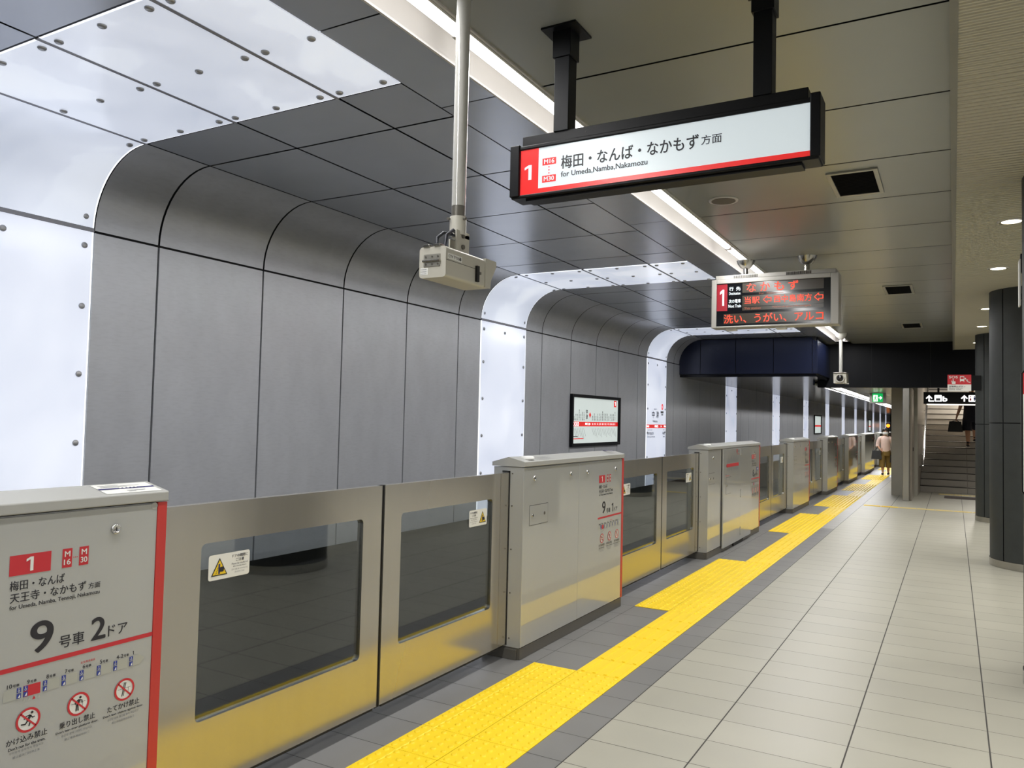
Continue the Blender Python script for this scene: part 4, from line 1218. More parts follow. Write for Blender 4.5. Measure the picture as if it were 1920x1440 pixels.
f.rect(-2.239, 2.757, -2.126, 3.045, 'maroon_panel', 1)
numeral_one(f, -2.206, 2.813, -2.160, 2.988, 'lit_white', 2)
m.build('track_number_panel', scn)
m = M(); f = Face(m, (0, DY + 0.012, 0), (1, 0, 0), (0, 0, 1), 0.0012)
f.text('行', -2.108, 2.972, -2.062, 3.013, 'lit_white', 1, 0.02); f.text('先', -2.034, 2.972, -1.988, 3.013, 'lit_white', 1, 0.02)
f.text('Destination', -2.108, 2.927, -1.988, 2.957, 'lit_white', 1, 0.014)
f.text('次の電車', -2.110, 2.838, -1.984, 2.878, 'lit_white', 1, 0.02)
f.text('Next Train', -2.114, 2.790, -1.980, 2.822, 'lit_white', 1, 0.02)
m.build('fixed_lettering', scn)
m = M(); f = Face(m, (0, DY + 0.012, 0), (1, 0, 0), (0, 0, 1), 0.0012)
f.rect(-1.967, 2.943, -1.150, 3.046, 'led_field', 1); f.rect(-1.967, 2.795, -1.150, 2.911, 'led_field', 1); f.rect(-2.167, 2.612, -1.150, 2.722, 'led_field', 1); f.rect(-1.967, 2.752, -1.150, 2.79, 'led_field', 1)
m.build('led_fields', scn)
m = M(); f = Face(m, (0, DY + 0.012, 0), (1, 0, 0), (0, 0, 1), 0.0012)
for i, ch in enumerate('なかもず'):
    u = -1.922 + i * 0.142
    f.text(ch, u, 2.950, u + 0.098, 3.042, 'led_red', 2, 0.012)
f.text('For', -1.792, 2.917, -1.742, 2.936, 'led_amber', 2, 0.0); f.text('Nakamozu', -1.712, 2.917, -1.545, 2.936, 'led_amber', 2, 0.0)
m.build('destination_line', scn)
m = M(); f = Face(m, (0, DY + 0.012, 0), (1, 0, 0), (0, 0, 1), 0.0012)
f.text('当駅', -1.942, 2.822, -1.787, 2.897, 'led_red', 2, 0.012)
def arrow(u0, u1, v0, v1):
    um, vm, hh = u0 + (u1 - u0) * 0.5, (v0 + v1) / 2, (v1 - v0) * 0.24
    f.path([(u0, vm), (um, v1), (um, vm + hh), (u1, vm + hh), (u1, vm - hh), (um, vm - hh), (um, v0), (u0, vm)], 0.008, 'led_red', 2)
f.text('西中島南方', -1.642, 2.822, -1.265, 2.897, 'led_red', 2, 0.012)
f.text('This station', -1.946, 2.762, -1.775, 2.786, 'led_amber', 2, 0.008)
f.text('Nishinakajima-Minamigata', -1.652, 2.762, -1.269, 2.786, 'led_amber', 2, 0.006)
m.build('next_train_line', scn)
m = M(); f = Face(m, (0, DY + 0.012, 0), (1, 0, 0), (0, 0, 1), 0.0012)
f.text('洗い、うがい、アルコ', -2.161, 2.620, -1.153, 2.715, 'led_red', 2, 0.012)
m.build('message_line', scn)
for ua, ub in ((-1.748, -1.669), (-1.240, -1.158)):
    m = M(); f = Face(m, (0, DY + 0.012, 0), (1, 0, 0), (0, 0, 1), 0.0012)
    arrow(ua, ub, 2.822, 2.897)
    m.build('led_arrow', scn)
for xc in (-1.952, -1.325):
    p = M().cyl((xc, DY + 0.09, 3.143), (xc, DY + 0.09, ZC - 0.05), 0.026, 'stainless', 16).build('pole', DP)
    M().lathe((xc, DY + 0.09, ZC - 0.085), [(0.03, 0), (0.055, 0.012), (0.085, 0.05), (0.098, 0.084)], 'stainless', 24).build('ceiling_cup', p)
for xc in (-2.10, -1.58): M().box(xc - 0.05, DY + 0.06, 2.550, xc + 0.05, DY + 0.16, 2.571, 'print_white').build('underside_tab', DP)
# small white box hanging behind the display
SB_ = thing('ceiling_box', (-1.62, 12.9, ZC), 'small white box hanging from the ceiling behind the departure display', 'box')
M().box(-1.67, 12.86, ZC - 0.16, -1.57, 12.96, ZC - 0.04, 'print_white').build('box_body', SB_, 0.004)
M().cyl((-1.62, 12.91, ZC - 0.04), (-1.62, 12.91, ZC - 0.001), 0.02, 'print_white', 12).build('stem', SB_)

# ================================================================== CEILING VENTS, SPEAKER
def vent(x0, x1, y0, y1, label):
    t = thing('air_vent', ((x0 + x1) / 2, (y0 + y1) / 2, ZC), label, 'vent', 'square black air vents in the beige ceiling')
    z = ZC - 0.001
    m = M(); b = 0.03
    m.box(x0, y0, z - 0.012, x1, y0 + b, z, 'vent_frame'); m.box(x0, y1 - b, z - 0.012, x1, y1, z, 'vent_frame'); m.box(x0, y0 + b, z - 0.012, x0 + b, y1 - b, z, 'vent_frame'); m.box(x1 - b, y0 + b, z - 0.012, x1, y1 - b, z, 'vent_frame')
    m.build('frame', t, 0.002)
    m = M().box(x0 + b, y0 + b, z - 0.002, x1 - b, y1 - b, z, 'grille_black')
    n = 16
    for i in range(n):
        yy_ = y0 + b + (y1 - y0 - 2 * b) * (i + 0.5) / n
        m.prism([(yy_ - 0.010, z - 0.002), (yy_ - 0.006, z - 0.002), (yy_ + 0.010, z - 0.010), (yy_ + 0.006, z - 0.010)], x0 + b, x1 - b, 'x', 'grille_black')
    m.build('grille', t)
vent(-0.775, -0.445, 5.725, 6.345, 'nearest black air vent on the beige ceiling, below the hanging sign end')
vent(-0.775, -0.440, 10.70, 11.39, 'middle black air vent on the beige ceiling, right of the departure display')
vent(-0.785, -0.465, 14.70, 15.43, 'farthest black air vent on the beige ceiling, near the dark beam')
SP = thing('ceiling_speaker', (-1.573, 6.09, ZC), 'round ceiling speaker with a white rim beside the trough light', 'speaker')
M().lathe((-1.573, 6.09, ZC - 0.010), [(0.09, 0.002), (0.112, 0.0), (0.114, 0.009)], 'trough_white', 32, cap=False).build('rim', SP)
M().lathe((-1.573, 6.09, ZC - 0.011), [(0.092, 0.0), (0.092, 0.003)], 'speaker_grille', 32).build('grille', SP)

# ================================================================== ROUND COLUMNS
CR = 0.45
def column(xc, yc, label):
    t = thing('round_column', (xc, yc, 0), label, 'column', 'round dark columns with steel feet')
    seg = 48
    m = M()
    gaps = [math.radians(a) for a in (223, 268, 313, 358, 43, 88, 133, 178)]
    ga = 0.012 / CR
    for z0, z1 in ((0.085, 1.610), (1.622, ZR)):
        for i in range(len(gaps)):
            a0 = gaps[i] + ga / 2; a1 = gaps[i] + math.radians(45) - ga / 2
            n = 8; vs = []
            for q in range(n + 1):
                a = a0 + (a1 - a0) * q / n
                vs += [(xc + CR * math.cos(a), yc + CR * math.sin(a), z0), (xc + CR * math.cos(a), yc + CR * math.sin(a), z1)]
            m.add(vs, [(2 * q, 2 * q + 2, 2 * q + 3, 2 * q + 1) for q in range(n)], 'column_slate', True)
    m.cyl((xc, yc, 0.08), (xc, yc, ZR), CR - 0.012, 'gap_black', seg, cap=False)
    m.build('cladding', t)
    M().cyl((xc, yc, 0.001), (xc, yc, 0.083), CR + 0.006, 'stainless', seg).build('steel_foot', t)
    return t
column(0.812, 10.62, 'middle dark round column with a steel foot at the right edge')
column(0.772, 15.45, 'farthest dark round column with a steel foot, left of the others')
C0 = column(0.826, 5.80, 'nearest dark round column, a sliver at the right frame edge')
NB = thing('notice_board', (0.62, 5.30, 1.17), 'emergency notice board with a red top, cut off by the right frame edge', 'notice board')
M().prism([(0.337, 1.20), (0.362, 1.165), (0.88, 1.165), (0.905, 1.20), (0.905, 1.875), (0.88, 1.905), (0.362, 1.905), (0.337, 1.875)], 5.30, 5.36, 'y', 'sign_black').build('frame', NB)
m = M(); f = Face(m, (0, 5.30, 0), (1, 0, 0), (0, 0, 1), 0.001)
f.poly([(0.345, 1.755), (0.897, 1.755), (0.897, 1.872), (0.88, 1.895), (0.362, 1.895), (0.345, 1.872)], 'print_red', 1); f.rect(0.358, 1.785, 0.884, 1.855, 'print_white', 2)
f.poly([(0.345, 1.205), (0.362, 1.175), (0.88, 1.175), (0.897, 1.205), (0.897, 1.755), (0.345, 1.755)], 'print_white', 1)
for i in range(6): f.rect(0.365, 1.69 - i * 0.07, 0.80 - 0.08 * (i % 2), 1.71 - i * 0.07, 'print_midgrey', 2)
m.build('notice_print', NB)
EP = thing('edge_on_sign', (0.39, 6.02, 2.35), 'narrow sign plate seen edge on beside the nearest column', 'sign')
M().box(0.374, 6.00, 2.36, 0.382, 6.12, 2.66, 'print_white').build('plate', EP)
M().box(0.3825, 6.03, 2.58, 0.44, 6.09, 2.70, 'sign_black').box(0.3825, 6.04, 2.40, 0.43, 6.09, 2.44, 'sign_black').build('bracket', EP)

# ================================================================== SIGNS NEAR THE STAIRS
SO = thing('sos_sign', (0.087, 15.2, 2.165), 'red and white SOS emergency stop button sign beside the farthest column', 'sign')
M().box(-0.087, 15.18, 2.165, 0.26, 15.20, 2.444, 'print_white').build('plate', SO, 0.003)
m = M(); f = Face(m, (-0.087, 15.1795, 2.165), (1, 0, 0), (0, 0, 1), 0.0012)
f.rect(0, 0.115, 0.347, 0.279, 'print_red', 1)
f.text('SOS', 0.022, 0.218, 0.150, 0.258, 'print_white', 2, 0.02)
f.rrect(0.062, 0.122, 0.118, 0.168, 0.010, 'print_white', 2); f.rect(0.076, 0.16, 0.090, 0.205, 'print_white', 2); f.poly([(0.052, 0.175), (0.066, 0.145), (0.075, 0.16), (0.060, 0.182)], 'print_white', 2)
f.rrect(0.182, 0.172, 0.246, 0.252, 0.008, 'print_white', 2); f.rect(0.190, 0.206, 0.238, 0.240, 'print_red', 3); f.seg((0.190, 0.170), (0.184, 0.156), 0.008, 'print_white', 2); f.seg((0.238, 0.170), (0.244, 0.156), 0.008, 'print_white', 2)
f.path([(0.246, 0.212), (0.275, 0.192), (0.295, 0.160), (0.335, 0.148)], 0.010, 'print_white', 2); f.path([(0.262, 0.225), (0.270, 0.195), (0.300, 0.186)], 0.012, 'print_white', 2)
f.text('非常停止ボタン', 0.022, 0.066, 0.262, 0.094, 'print_black', 2, 0.012)
f.text('EMERGENCY TRAIN STOP', 0.022, 0.044, 0.222, 0.058, 'print_black', 2, 0.0); f.text('비상정지버튼', 0.022, 0.020, 0.11, 0.036, 'print_black', 2, 0.0); f.text('紧急停车按钮', 0.125, 0.020, 0.20, 0.036, 'print_black', 2, 0.0)
m.build('sign_print', SO)
M().box(0.26, 15.185, 2.18, 0.40, 15.20, 2.43, 'sign_black').build('bracket', SO)
DS = thing('direction_sign', (0.6, 19.0, 2.02), 'black lit direction sign with white arrows hanging before the stairs', 'sign')
M().box(-0.562, 19.0, 2.045, 2.0, 19.12, 2.30, 'sign_black').build('body', DS, 0.004)
M().box(-0.50, 19.01, 2.024, 1.95, 19.11, 2.0445, 'lit_strip').build('underside_lamp', DS)
for xx in (-0.30, 1.6): M().box(xx, 19.04, 2.30, xx + 0.04, 19.08, ZL, 'sign_black').build('hanger', DS)
m = M(); f = Face(m, (0, 18.9995, 0), (1, 0, 0), (0, 0, 1), 0.0015)
f.path([(-0.455, 2.185), (-0.455, 2.105), (-0.365, 2.105)], 0.026, 'lit_sign', 1); f.poly([(-0.52, 2.165), (-0.455, 2.235), (-0.39, 2.165), (-0.41, 2.15), (-0.455, 2.195), (-0.50, 2.15)], 'lit_sign', 1)
f.rrect(-0.355, 2.095, -0.215, 2.235, 0.015, 'lit_sign', 1)
f.rect(-0.325, 2.115, -0.245, 2.165, 'print_midgrey', 2)
for i in range(3): f.disc(-0.315 + i * 0.03, 2.185, 0.009, 'print_midgrey', 2, 8)
f.text('b', -0.195, 2.10, -0.12, 2.205, 'lit_sign', 1, 0.04)
f.seg((0.20, 2.10), (0.20, 2.20), 0.028, 'lit_sign', 1); f.poly([(0.135, 2.17), (0.20, 2.238), (0.265, 2.17), (0.245, 2.152), (0.20, 2.197), (0.155, 2.152)], 'lit_sign', 1)
f.rrect(0.275, 2.095, 0.420, 2.235, 0.015, 'lit_sign', 1)
f.disc(0.312, 2.205, 0.013, 'print_red', 2, 10); f.poly([(0.312, 2.19), (0.332, 2.14), (0.312, 2.11), (0.292, 2.14)], 'print_red', 2)
f.disc(0.382, 2.205, 0.013, 'print_blue', 2, 10); f.rect(0.367, 2.14, 0.397, 2.19, 'print_blue', 2); f.rect(0.374, 2.11, 0.390, 2.14, 'print_blue', 2)
f.rrect(0.430, 2.095, 0.575, 2.235, 0.015, 'lit_sign', 1)
m.build('pictograms', DS)
EX = thing('exit_sign', (-1.78, 23.5, ZL), 'green lit exit sign with a running figure and arrow under the low ceiling', 'exit sign')
M().box(-2.01, 23.5, 2.16, -1.60, 23.58, ZL - 0.012, 'display_case').build('case', EX, 0.004)
m = M(); f = Face(m, (-1.935, 23.4995, 2.195), (1, 0, 0), (0, 0, 1), 0.002)
f.rect(0, 0, 0.26, 0.235, 'exit_green', 1); f.rect(0.025, 0.02, 0.13, 0.19, 'lit_sign', 2)
f.disc(0.085, 0.165, 0.016, 'exit_green', 3, 10); f.path([(0.08, 0.145), (0.07, 0.095), (0.10, 0.065), (0.085, 0.025)], 0.02, 'exit_green', 3); f.path([(0.07, 0.09), (0.05, 0.055), (0.025, 0.05)], 0.02, 'exit_green', 3); f.path([(0.05, 0.10), (0.06, 0.138), (0.10, 0.13), (0.12, 0.105)], 0.014, 'exit_green', 3)
f.seg((0.155, 0.115), (0.225, 0.115), 0.024, 'lit_sign', 2); f.poly([(0.195, 0.165), (0.245, 0.115), (0.195, 0.065), (0.185, 0.085), (0.21, 0.115), (0.185, 0.145)], 'lit_sign', 2)
m.build('pictogram', EX)
M().cyl((-1.80, 23.54, ZL - 0.012), (-1.80, 23.54, ZL), 0.02, 'display_case', 10).build('stem', EX)
SLT = thing('signal_lamp', (-4.6, 70.0, 1.1), 'tiny orange signal lamp far down the tunnel by the woman\'s head', 'signal lamp')
M().box(-4.75, 70.0, 0.3, -4.45, 70.1, 1.75, 'rubber').build('post', SLT)
M().lathe((-4.6, 70.0, 1.55), [(0.14, 0.0), (0.10, 0.05), (0.0005, 0.06)], 'signal_orange', 16, (0, -1, 0)).build('lamp', SLT)

# ================================================================== STAIRS AND THE WALL BESIDE THEM
m = M(); m.box(-1.225, 19.64, 0, -0.70, 19.9, ZL, 'concrete'); m.box(-0.80, 19.9, 0, -0.70, 21.25, ZL, 'stair_wall'); m.box(-0.80, 21.25, 0, -0.705, 27.0, 4.4, 'stair_wall')
structure(m.build('wall_stair'))
SGD = thing('shutter_guide', (-0.86, 18.3, 0), 'shiny steel shutter guide post at the corner of the stair wall', 'post')
M().box(-0.925, 18.262, 0.001, -0.805, 18.40, 2.355, 'stainless').build('post', SGD, 0.006)
M().box(-0.80, 18.40, 0.001, -0.76, 19.63, 2.355, 'stair_wall').box(-0.83, 18.40, 0.001, -0.80, 18.46, 2.0, 'steel_dark').build('side_panel', SGD)
M().box(-0.7595, 18.9, 1.02, -0.752, 19.0, 1.1, 'exit_green' if False else 'grille_black').build('switch_plate', SGD)
RISE, TREAD, NST = 0.148, 0.30, 19
m = M()
for i in range(NST):
    y0 = 21.25 + i * TREAD
    m.box(-0.70, y0, i * RISE + (0 if i == 0 else -0.1), 2.3, y0 + TREAD + 0.02, (i + 1) * RISE - 0.012, 'stair_stone')
    m.box(-0.70, y0 - 0.006, (i + 1) * RISE - 0.016, 2.3, y0 + 0.05, (i + 1) * RISE, 'stair_nosing')
    m.box(-0.70, y0 + 0.06, (i + 1) * RISE - 0.012, 2.3, y0 + TREAD, (i + 1) * RISE, 'stair_stone')
    m.box(0.285, y0 - 0.001, i * RISE, 0.291, y0 + 0.01, (i + 1) * RISE - 0.03, 'stair_nosing')
ST = structure(m.build('stairs'))
m = M(); m.box(2.3, 18.4, 0, 2.4, 27.0, 4.4, 'stair_wall'); structure(m.build('wall_stair_right'))
m = M(); m.box(-0.8, 27.0, 2.6, 2.4, 27.1, 4.4, 'stair_wall'); structure(m.build('wall_stair_top'))
m = M()
m.prism([(18.4, ZL - 0.001), (20.0, ZL - 0.001), (27.0, 4.39), (27.0, 4.42), (19.9, ZL + 0.05), (18.4, ZL + 0.05)], -0.9, 2.4, 'x', 'beige_ceiling')
structure(m.build('ceiling_stair'))
HR = thing('handrail', (-0.63, 22.6, 0.7), 'double stainless handrail climbing the left wall of the stairs', 'handrail')
sl = RISE / TREAD
for dz in (0.62, 0.90):
    pts = [(-0.63, 20.9, dz)] + [(-0.63, 21.15 + 0.4 * i, dz + 0.03 + sl * (0.4 * i)) for i in range(0, 14)]
    if dz < 0.7: pts = [(-0.69, 20.85, dz - 0.02)] + pts
    M().tube(pts, 0.02, 'chrome', 12).build('rail', HR)
for i in range(4):
    y = 21.1 + i * 1.4
    for dz in (0.62, 0.90): M().cyl((-0.704, y, dz + sl * max(0, y - 21.15)), (-0.63, y, dz + sl * max(0, y - 21.15) + 0.02), 0.01, 'chrome', 8).build('wall_bracket', HR)
for yy_, zz_ in ((24.3, 3.5),):
    ld = bpy.data.lights.new('stair_lamp', 'AREA'); ld.energy = STAIR; ld.size = 0.4; ld.color = (1.0, 0.94, 0.86)
    lo = bpy.data.objects.new('stair_lamp', ld); link(lo); lo.location = (0.8, yy_, zz_)

# ================================================================== PEOPLE
def skin(name, pts, edges, mt, parent, sub=1, root=0):
    o0 = origin_of(parent)
    me = bpy.data.meshes.new(name)
    me.from_pydata([tuple(Vector(p[0]) - o0) for p in pts], edges, [])
    o = bpy.data.objects.new(name, me); link(o); o.parent = parent
    me.materials.append(MATS[mt])
    md = o.modifiers.new('skin', 'SKIN')
    md.use_smooth_shade = True
    sv = me.skin_vertices[0].data
    for i, p in enumerate(pts):
        r = p[1]
        sv[i].radius = (r, r) if not isinstance(r, tuple) else r
        sv[i].use_root = (i == root)
    if sub:
        s = o.modifiers.new('sub', 'SUBSURF'); s.levels = sub; s.render_levels = sub
    return o
def chain(pts, edges, start, seq):
    k = start
    for p in seq:
        pts.append(p); edges.append((k, len(pts) - 1)); k = len(pts) - 1
    return k
def hand(pts, edges, wrist, tip_dir, side_dir, palm_dir, s=1.0):
    """palm, five fingers of unequal length slightly curled, thumb from the side"""
    w = Vector(pts[wrist][0]); t = Vector(tip_dir).normalized(); sd = Vector(side_dir).normalized(); pd = Vector(palm_dir).normalized()
    k = chain(pts, edges, wrist, [(w + t * 0.04 * s, 0.022 * s), (w + t * 0.075 * s, 0.021 * s)])
    for off, ln in ((-0.028, 0.062), (-0.010, 0.074), (0.010, 0.070), (0.027, 0.055)):
        b = w + t * 0.085 * s + sd * off * s
        chain(pts, edges, k, [(b, 0.0085 * s), (b + t * ln * 0.5 * s + pd * 0.012 * s, 0.008 * s), (b + t * ln * 0.8 * s + pd * 0.034 * s, 0.007 * s)])
    b = w + t * 0.035 * s - sd * 0.028 * s
    chain(pts, edges, wrist + 0, [(b, 0.010 * s), (b + t * 0.035 * s - sd * 0.012 * s + pd * 0.012 * s, 0.0085 * s), (b + t * 0.06 * s + pd * 0.022 * s - sd * 0.008 * s, 0.0075 * s)])

# --- woman walking toward the viewer
wx, wy = -1.86, 27.2
PW_ = thing('person', (wx, wy, 0), 'woman in a pale pink top, olive cropped trousers and white mask walking toward the viewer', 'person')
P = [((wx, wy, 0.80), 0.11)]; Ed = []
k = chain(P, Ed, 0, [((wx, wy - 0.005, 0.95), 0.10), ((wx, wy, 1.10), 0.115), ((wx, wy + 0.005, 1.17), 0.085)])
chest = k
k = chain(P, Ed, chest, [((wx, wy, 1.225), 0.047), ((wx, wy - 0.012, 1.275), 0.052), ((wx, wy - 0.012, 1.345), 0.078), ((wx, wy - 0.003, 1.41), 0.072), ((wx, wy, 1.448), 0.03)])
for sd_ in (-1, 1):
    k = chain(P, Ed, chest, [((wx + sd_ * 0.155, wy, 1.145), 0.05)])
    if sd_ < 0:
        k = chain(P, Ed, k, [((wx - 0.215, wy - 0.01, 0.99), 0.04), ((wx - 0.225, wy - 0.03, 0.92), 0.037), ((wx - 0.165, wy - 0.13, 0.83), 0.026)])
        hand(P, Ed, k, (0.6, -0.4, -0.5), (0.3, 0.8, 0.1), (0.2, 0.3, -0.9), 0.95)
    else:
        k = chain(P, Ed, k, [((wx + 0.205, wy + 0.02, 0.97), 0.04), ((wx + 0.215, wy + 0.02, 0.90), 0.036), ((wx + 0.215, wy - 0.02, 0.73), 0.026)])
        hand(P, Ed, k, (0.0, -0.15, -1), (0.0, 1, 0), (-1, 0, 0), 0.95)
for sd_, dy, lift in ((-1, -0.10, 0.0), (1, 0.14, 0.0)):
    k = chain(P, Ed, 0, [((wx + sd_ * 0.085, wy + dy * 0.2, 0.72), 0.085), ((wx + sd_ * 0.085, wy + dy * 0.5 - 0.02, 0.42), 0.058), ((wx + sd_ * 0.075, wy + dy * 0.7, 0.28), 0.052), ((wx + sd_ * 0.07, wy + dy, 0.08), 0.033)])
    chain(P, Ed, k, [((wx + sd_ * 0.075, wy + dy - 0.09, 0.035), 0.03)])
body = skin('body', P, Ed, 'skin', PW_, 1)
nose = M(); nose.lathe((wx, wy - 0.085, 1.345), [(0.013, 0), (0.011, 0.012), (0.004, 0.02)], 'skin', 10, (0, -1, 0)).build('nose', PW_)
for sd_ in (-1, 1):
    M().lathe((wx + sd_ * 0.03, wy - 0.078, 1.372), [(0.011, 0), (0.008, 0.007), (0.001, 0.009)], 'hair', 10, (0, -1, 0)).build('eye', PW_)
    M().lathe((wx + sd_ * 0.078, wy - 0.0, 1.345), [(0.018, 0), (0.014, 0.012), (0.003, 0.014)], 'skin', 10, (sd_, -0.2, 0)).build('ear', PW_)
mk = []
for i in range(7):
    a = math.radians(-66 + 22 * i)
    mk.append((wx + 0.088 * math.sin(a), wy - 0.008 - 0.092 * math.cos(a)))
m = M(); vs = []
for z in (1.345, 1.335, 1.29, 1.255):
    s_ = {1.345: 0.97, 1.335: 1.03, 1.29: 1.05, 1.255: 0.80}[z]
    for px, py in mk: vs.append((wx + (px - wx) * s_, wy + (py - wy) * s_, z))
m.add(vs, [(r * 7 + i, r * 7 + i + 1, (r + 1) * 7 + i + 1, (r + 1) * 7 + i) for r in range(3) for i in range(6)], 'mask_white', True)
mo = m.build('face_mask', PW_); sd = mo.modifiers.new('solid', 'SOLIDIFY'); sd.thickness = 0.004
m = M()
m.loft([(wx, wy + 0.045, 1.265, 0.055, 0.040), (wx, wy + 0.036, 1.30, 0.083, 0.060), (wx, wy + 0.030, 1.345, 0.097, 0.078), (wx, wy + 0.018, 1.392, 0.100, 0.092), (wx, wy + 0.004, 1.428, 0.090, 0.094), (wx, wy + 0.006, 1.455, 0.066, 0.070), (wx, wy + 0.008, 1.468, 0.028, 0.030)], 'hair')
for sd_ in (-1, 1): m.limb([((wx + sd_ * 0.045, wy - 0.075, 1.425), 0.022), ((wx + sd_ * 0.078, wy - 0.050, 1.39), 0.022), ((wx + sd_ * 0.088, wy - 0.02, 1.33), 0.020), ((wx + sd_ * 0.082, wy + 0.0, 1.27), 0.012)], 'hair')
m.build('hair', PW_)
m = M()
m.loft([(wx, wy, 0.695, 0.140, 0.115), (wx, wy, 0.75, 0.142, 0.118), (wx, wy, 0.86, 0.135, 0.118), (wx, wy, 1.0, 0.135, 0.122), (wx, wy, 1.10, 0.147, 0.118), (wx, wy, 1.16, 0.150, 0.110), (wx, wy, 1.195, 0.10, 0.085), (wx, wy, 1.215, 0.062, 0.062)], 'blouse_pink')
m.limb([((wx - 0.09, wy, 1.165), 0.06), ((wx - 0.155, wy, 1.135), 0.066), ((wx - 0.195, wy - 0.005, 1.06), 0.062), ((wx - 0.22, wy - 0.012, 0.98), 0.058), ((wx - 0.228, wy - 0.03, 0.91), 0.056), ((wx - 0.205, wy - 0.075, 0.872), 0.052)], 'blouse_pink')
m.limb([((wx + 0.09, wy, 1.165), 0.06), ((wx + 0.155, wy, 1.135), 0.066), ((wx + 0.19, wy + 0.01, 1.06), 0.062), ((wx + 0.207, wy + 0.02, 0.97), 0.057), ((wx + 0.216, wy + 0.01, 0.85), 0.052)], 'blouse_pink')
m.build('blouse', PW_)
m = M()
m.loft([(wx, wy, 0.60, 0.155, 0.115), (wx, wy, 0.66, 0.158, 0.122), (wx, wy, 0.72, 0.152, 0.118), (wx, wy, 0.80, 0.138, 0.112)], 'trousers_olive')
for sd_, dy in ((-1, -0.10), (1, 0.14)):
    m.limb([((wx + sd_ * 0.082, wy + dy * 0.15, 0.68), 0.085), ((wx + sd_ * 0.086, wy + dy * 0.25, 0.58), 0.092), ((wx + sd_ * 0.09, wy + dy * 0.45, 0.42), 0.092), ((wx + sd_ * 0.088, wy + dy * 0.7, 0.245), 0.092)], 'trousers_olive', 16)
m.build('trousers', PW_)
for sd_, dy in ((-1, -0.10), (1, 0.14)):
    bx_, by_ = wx + sd_ * 0.073, wy + dy
    skin('shoe', [((bx_, by_ + 0.03, 0.045), 0.043), ((bx_, by_ - 0.05, 0.042), 0.042), ((bx_, by_ - 0.13, 0.034), 0.034)], [(0, 1), (1, 2)], 'shoe_dark', PW_, 1)
def tote(x, y, z0, w, d, h, mt, label, hx, hy, hz):
    t = thing('handbag', (x, y, z0), label, 'bag')
    M().prism([(x - w / 2, z0), (x + w / 2, z0), (x + w * 0.40, z0 + h), (x - w * 0.40, z0 + h)], y - d / 2, y + d / 2, 'y', mt).build('bag_body', t, 0.02)
    M().tube([(x - w * 0.25, y, z0 + h - 0.01), (hx - 0.02, hy, hz - 0.02), (hx, hy, hz), (hx + 0.02, hy, hz - 0.02), (x + w * 0.25, y, z0 + h - 0.01)], 0.010, mt, 8).build('strap', t)
tote(wx - 0.245, wy - 0.10, 0.49, 0.30, 0.12, 0.27, 'bag_grey', 'dark grey tote bag hanging from the walking woman\'s arm', wx - 0.20, wy - 0.06, 0.865)
tote(wx + 0.225, wy - 0.03, 0.40, 0.20, 0.12, 0.24, 'bag_black', 'black bag in the walking woman\'s other hand, half behind the concrete wall', wx + 0.215, wy - 0.035, 0.645)

for o_ in COL.objects:
    if o_.parent is None and (o_.name == 'person' or o_.name.startswith('handbag')): o_.location.z += 0.009

# --- person climbing the stairs, back to the viewer
px, py, pz = 0.40, 23.22, 7 * RISE
PS = thing('person', (px, py, pz), 'person in dark clothes and bare calves climbing the stairs, upper half behind the black sign', 'person')
zz = pz
P = [((px, py - 0.02, zz + 0.86), 0.125)]; Ed = []
k = chain(P, Ed, 0, [((px, py - 0.02, zz + 1.02), 0.115), ((px, py, zz + 1.22), 0.135), ((px, py + 0.01, zz + 1.32), 0.095)])
chest = k
chain(P, Ed, chest, [((px, py + 0.02, zz + 1.39), 0.052), ((px, py + 0.035, zz + 1.45), 0.06), ((px, py + 0.045, zz + 1.53), 0.085), ((px, py + 0.04, zz + 1.60), 0.075), ((px, py + 0.03, zz + 1.64), 0.03)])
k = chain(P, Ed, chest, [((px - 0.19, py, zz + 1.29), 0.055), ((px - 0.25, py - 0.04, zz + 1.03), 0.045), ((px - 0.265, py - 0.05, zz + 0.98), 0.04), ((px - 0.325, py - 0.09, zz + 0.80), 0.03)])
hand(P, Ed, k, (-0.15, -0.1, -1), (0.2, 0.9, 0.1), (1, 0, 0))
k = chain(P, Ed, chest, [((px + 0.19, py, zz + 1.29), 0.055), ((px + 0.24, py + 0.02, zz + 1.03), 0.045), ((px + 0.24, py + 0.06, zz + 0.98), 0.04), ((px + 0.20, py + 0.20, zz + 0.88), 0.03)])
hand(P, Ed, k, (-0.15, 1, -0.3), (0, 0.2, 1), (-1, 0, 0))
for sd_, dy, dz in ((-1, -0.10, 0.012), (1, 0.17, RISE)):
    k = chain(P, Ed, 0, [((px + sd_ * 0.09, py + 0.02 + dy * 0.3, zz + 0.76), 0.10), ((px + sd_ * 0.085, py + 0.06 + dy * 0.7, zz + 0.47 + dz * 0.6), 0.066), ((px + sd_ * 0.08, py + dy * 0.9 - 0.02, zz + 0.30 + dz), 0.060), ((px + sd_ * 0.075, py + dy - 0.03, zz + 0.09 + dz), 0.037)])
    chain(P, Ed, k, [((px + sd_ * 0.08, py + dy + 0.08, zz + 0.04 + dz), 0.034)])
skin('body', P, Ed, 'skin', PS, 1)
skin('hair', [((px, py + 0.035, zz + 1.59), 0.10), ((px, py + 0.02, zz + 1.52), 0.095), ((px, py + 0.01, zz + 1.44), 0.075)], [(0, 1), (1, 2)], 'hair', PS, 1)
m = M()
m.loft([(px, py - 0.02, zz + 0.80, 0.185, 0.15), (px, py - 0.02, zz + 0.90, 0.18, 0.148), (px, py - 0.01, zz + 1.02, 0.168, 0.14), (px, py, zz + 1.18, 0.182, 0.148), (px, py + 0.005, zz + 1.28, 0.18, 0.13), (px, py + 0.01, zz + 1.34, 0.12, 0.10), (px, py + 0.015, zz + 1.375, 0.07, 0.07)], 'cloth_navy')
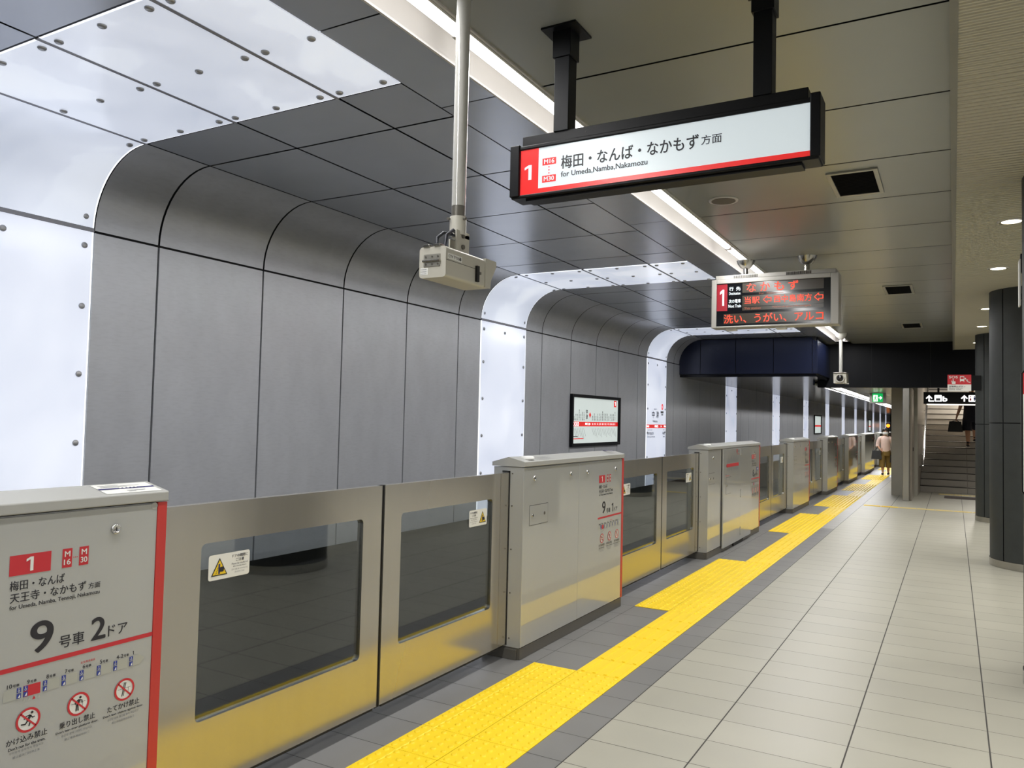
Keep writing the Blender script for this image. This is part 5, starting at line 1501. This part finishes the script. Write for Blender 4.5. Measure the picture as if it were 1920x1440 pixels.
m.limb([((px - 0.10, py, zz + 1.32), 0.066), ((px - 0.185, py, zz + 1.285), 0.074), ((px - 0.215, py - 0.015, zz + 1.20), 0.07), ((px - 0.238, py - 0.03, zz + 1.09), 0.066)], 'cloth_navy')
m.limb([((px + 0.10, py, zz + 1.32), 0.066), ((px + 0.185, py, zz + 1.285), 0.074), ((px + 0.21, py + 0.01, zz + 1.20), 0.07), ((px + 0.23, py + 0.015, zz + 1.09), 0.066)], 'cloth_navy')
m.build('shirt', PS)
m = M()
m.loft([(px, py - 0.01, zz + 0.66, 0.19, 0.15), (px, py - 0.02, zz + 0.76, 0.188, 0.152), (px, py - 0.02, zz + 0.86, 0.175, 0.145), (px, py - 0.02, zz + 0.92, 0.165, 0.138)], 'cloth_navy')
for sd_, dy, dz in ((-1, -0.10, 0.012), (1, 0.17, RISE)):
    m.limb([((px + sd_ * 0.09, py + 0.0 + dy * 0.2, zz + 0.76), 0.105), ((px + sd_ * 0.095, py + 0.02 + dy * 0.4, zz + 0.64 + dz * 0.2), 0.112), ((px + sd_ * 0.095, py + 0.05 + dy * 0.7, zz + 0.44 + dz * 0.45), 0.112)], 'cloth_navy', 16)
m.build('shorts', PS)
for sd_, dy, dz in ((-1, -0.10, 0.012), (1, 0.17, RISE)):
    bx_, by_, bz_ = px + sd_ * 0.078, py + dy, zz + dz
    s1 = skin('shoe', [((bx_, by_ - 0.07, bz_ + 0.05), 0.045), ((bx_, by_ + 0.03, bz_ + 0.046), 0.045), ((bx_, by_ + 0.13, bz_ + 0.036), 0.036)], [(0, 1), (1, 2)], 'shoe_dark', PS, 1)
    M().prism([(bx_ - 0.045, by_ - 0.115), (bx_ + 0.045, by_ - 0.115), (bx_ + 0.045, by_ + 0.12), (bx_ + 0.02, by_ + 0.165), (bx_ - 0.02, by_ + 0.165), (bx_ - 0.045, by_ + 0.12)], bz_ + 0.001, bz_ + 0.022, 'z', 'sole_white').build('shoe_sole', s1)
    skin('sock', [((bx_, by_ - 0.03, bz_ + 0.08), 0.046), ((bx_, by_ - 0.032, bz_ + 0.17), 0.050)], [(0, 1)], 'shoe_dark', PS, 1)
tote(px - 0.36, py - 0.10, zz + 0.40, 0.34, 0.16, 0.27, 'bag_black', 'black handbag carried by the person on the stairs', px - 0.335, py - 0.10, zz + 0.72)
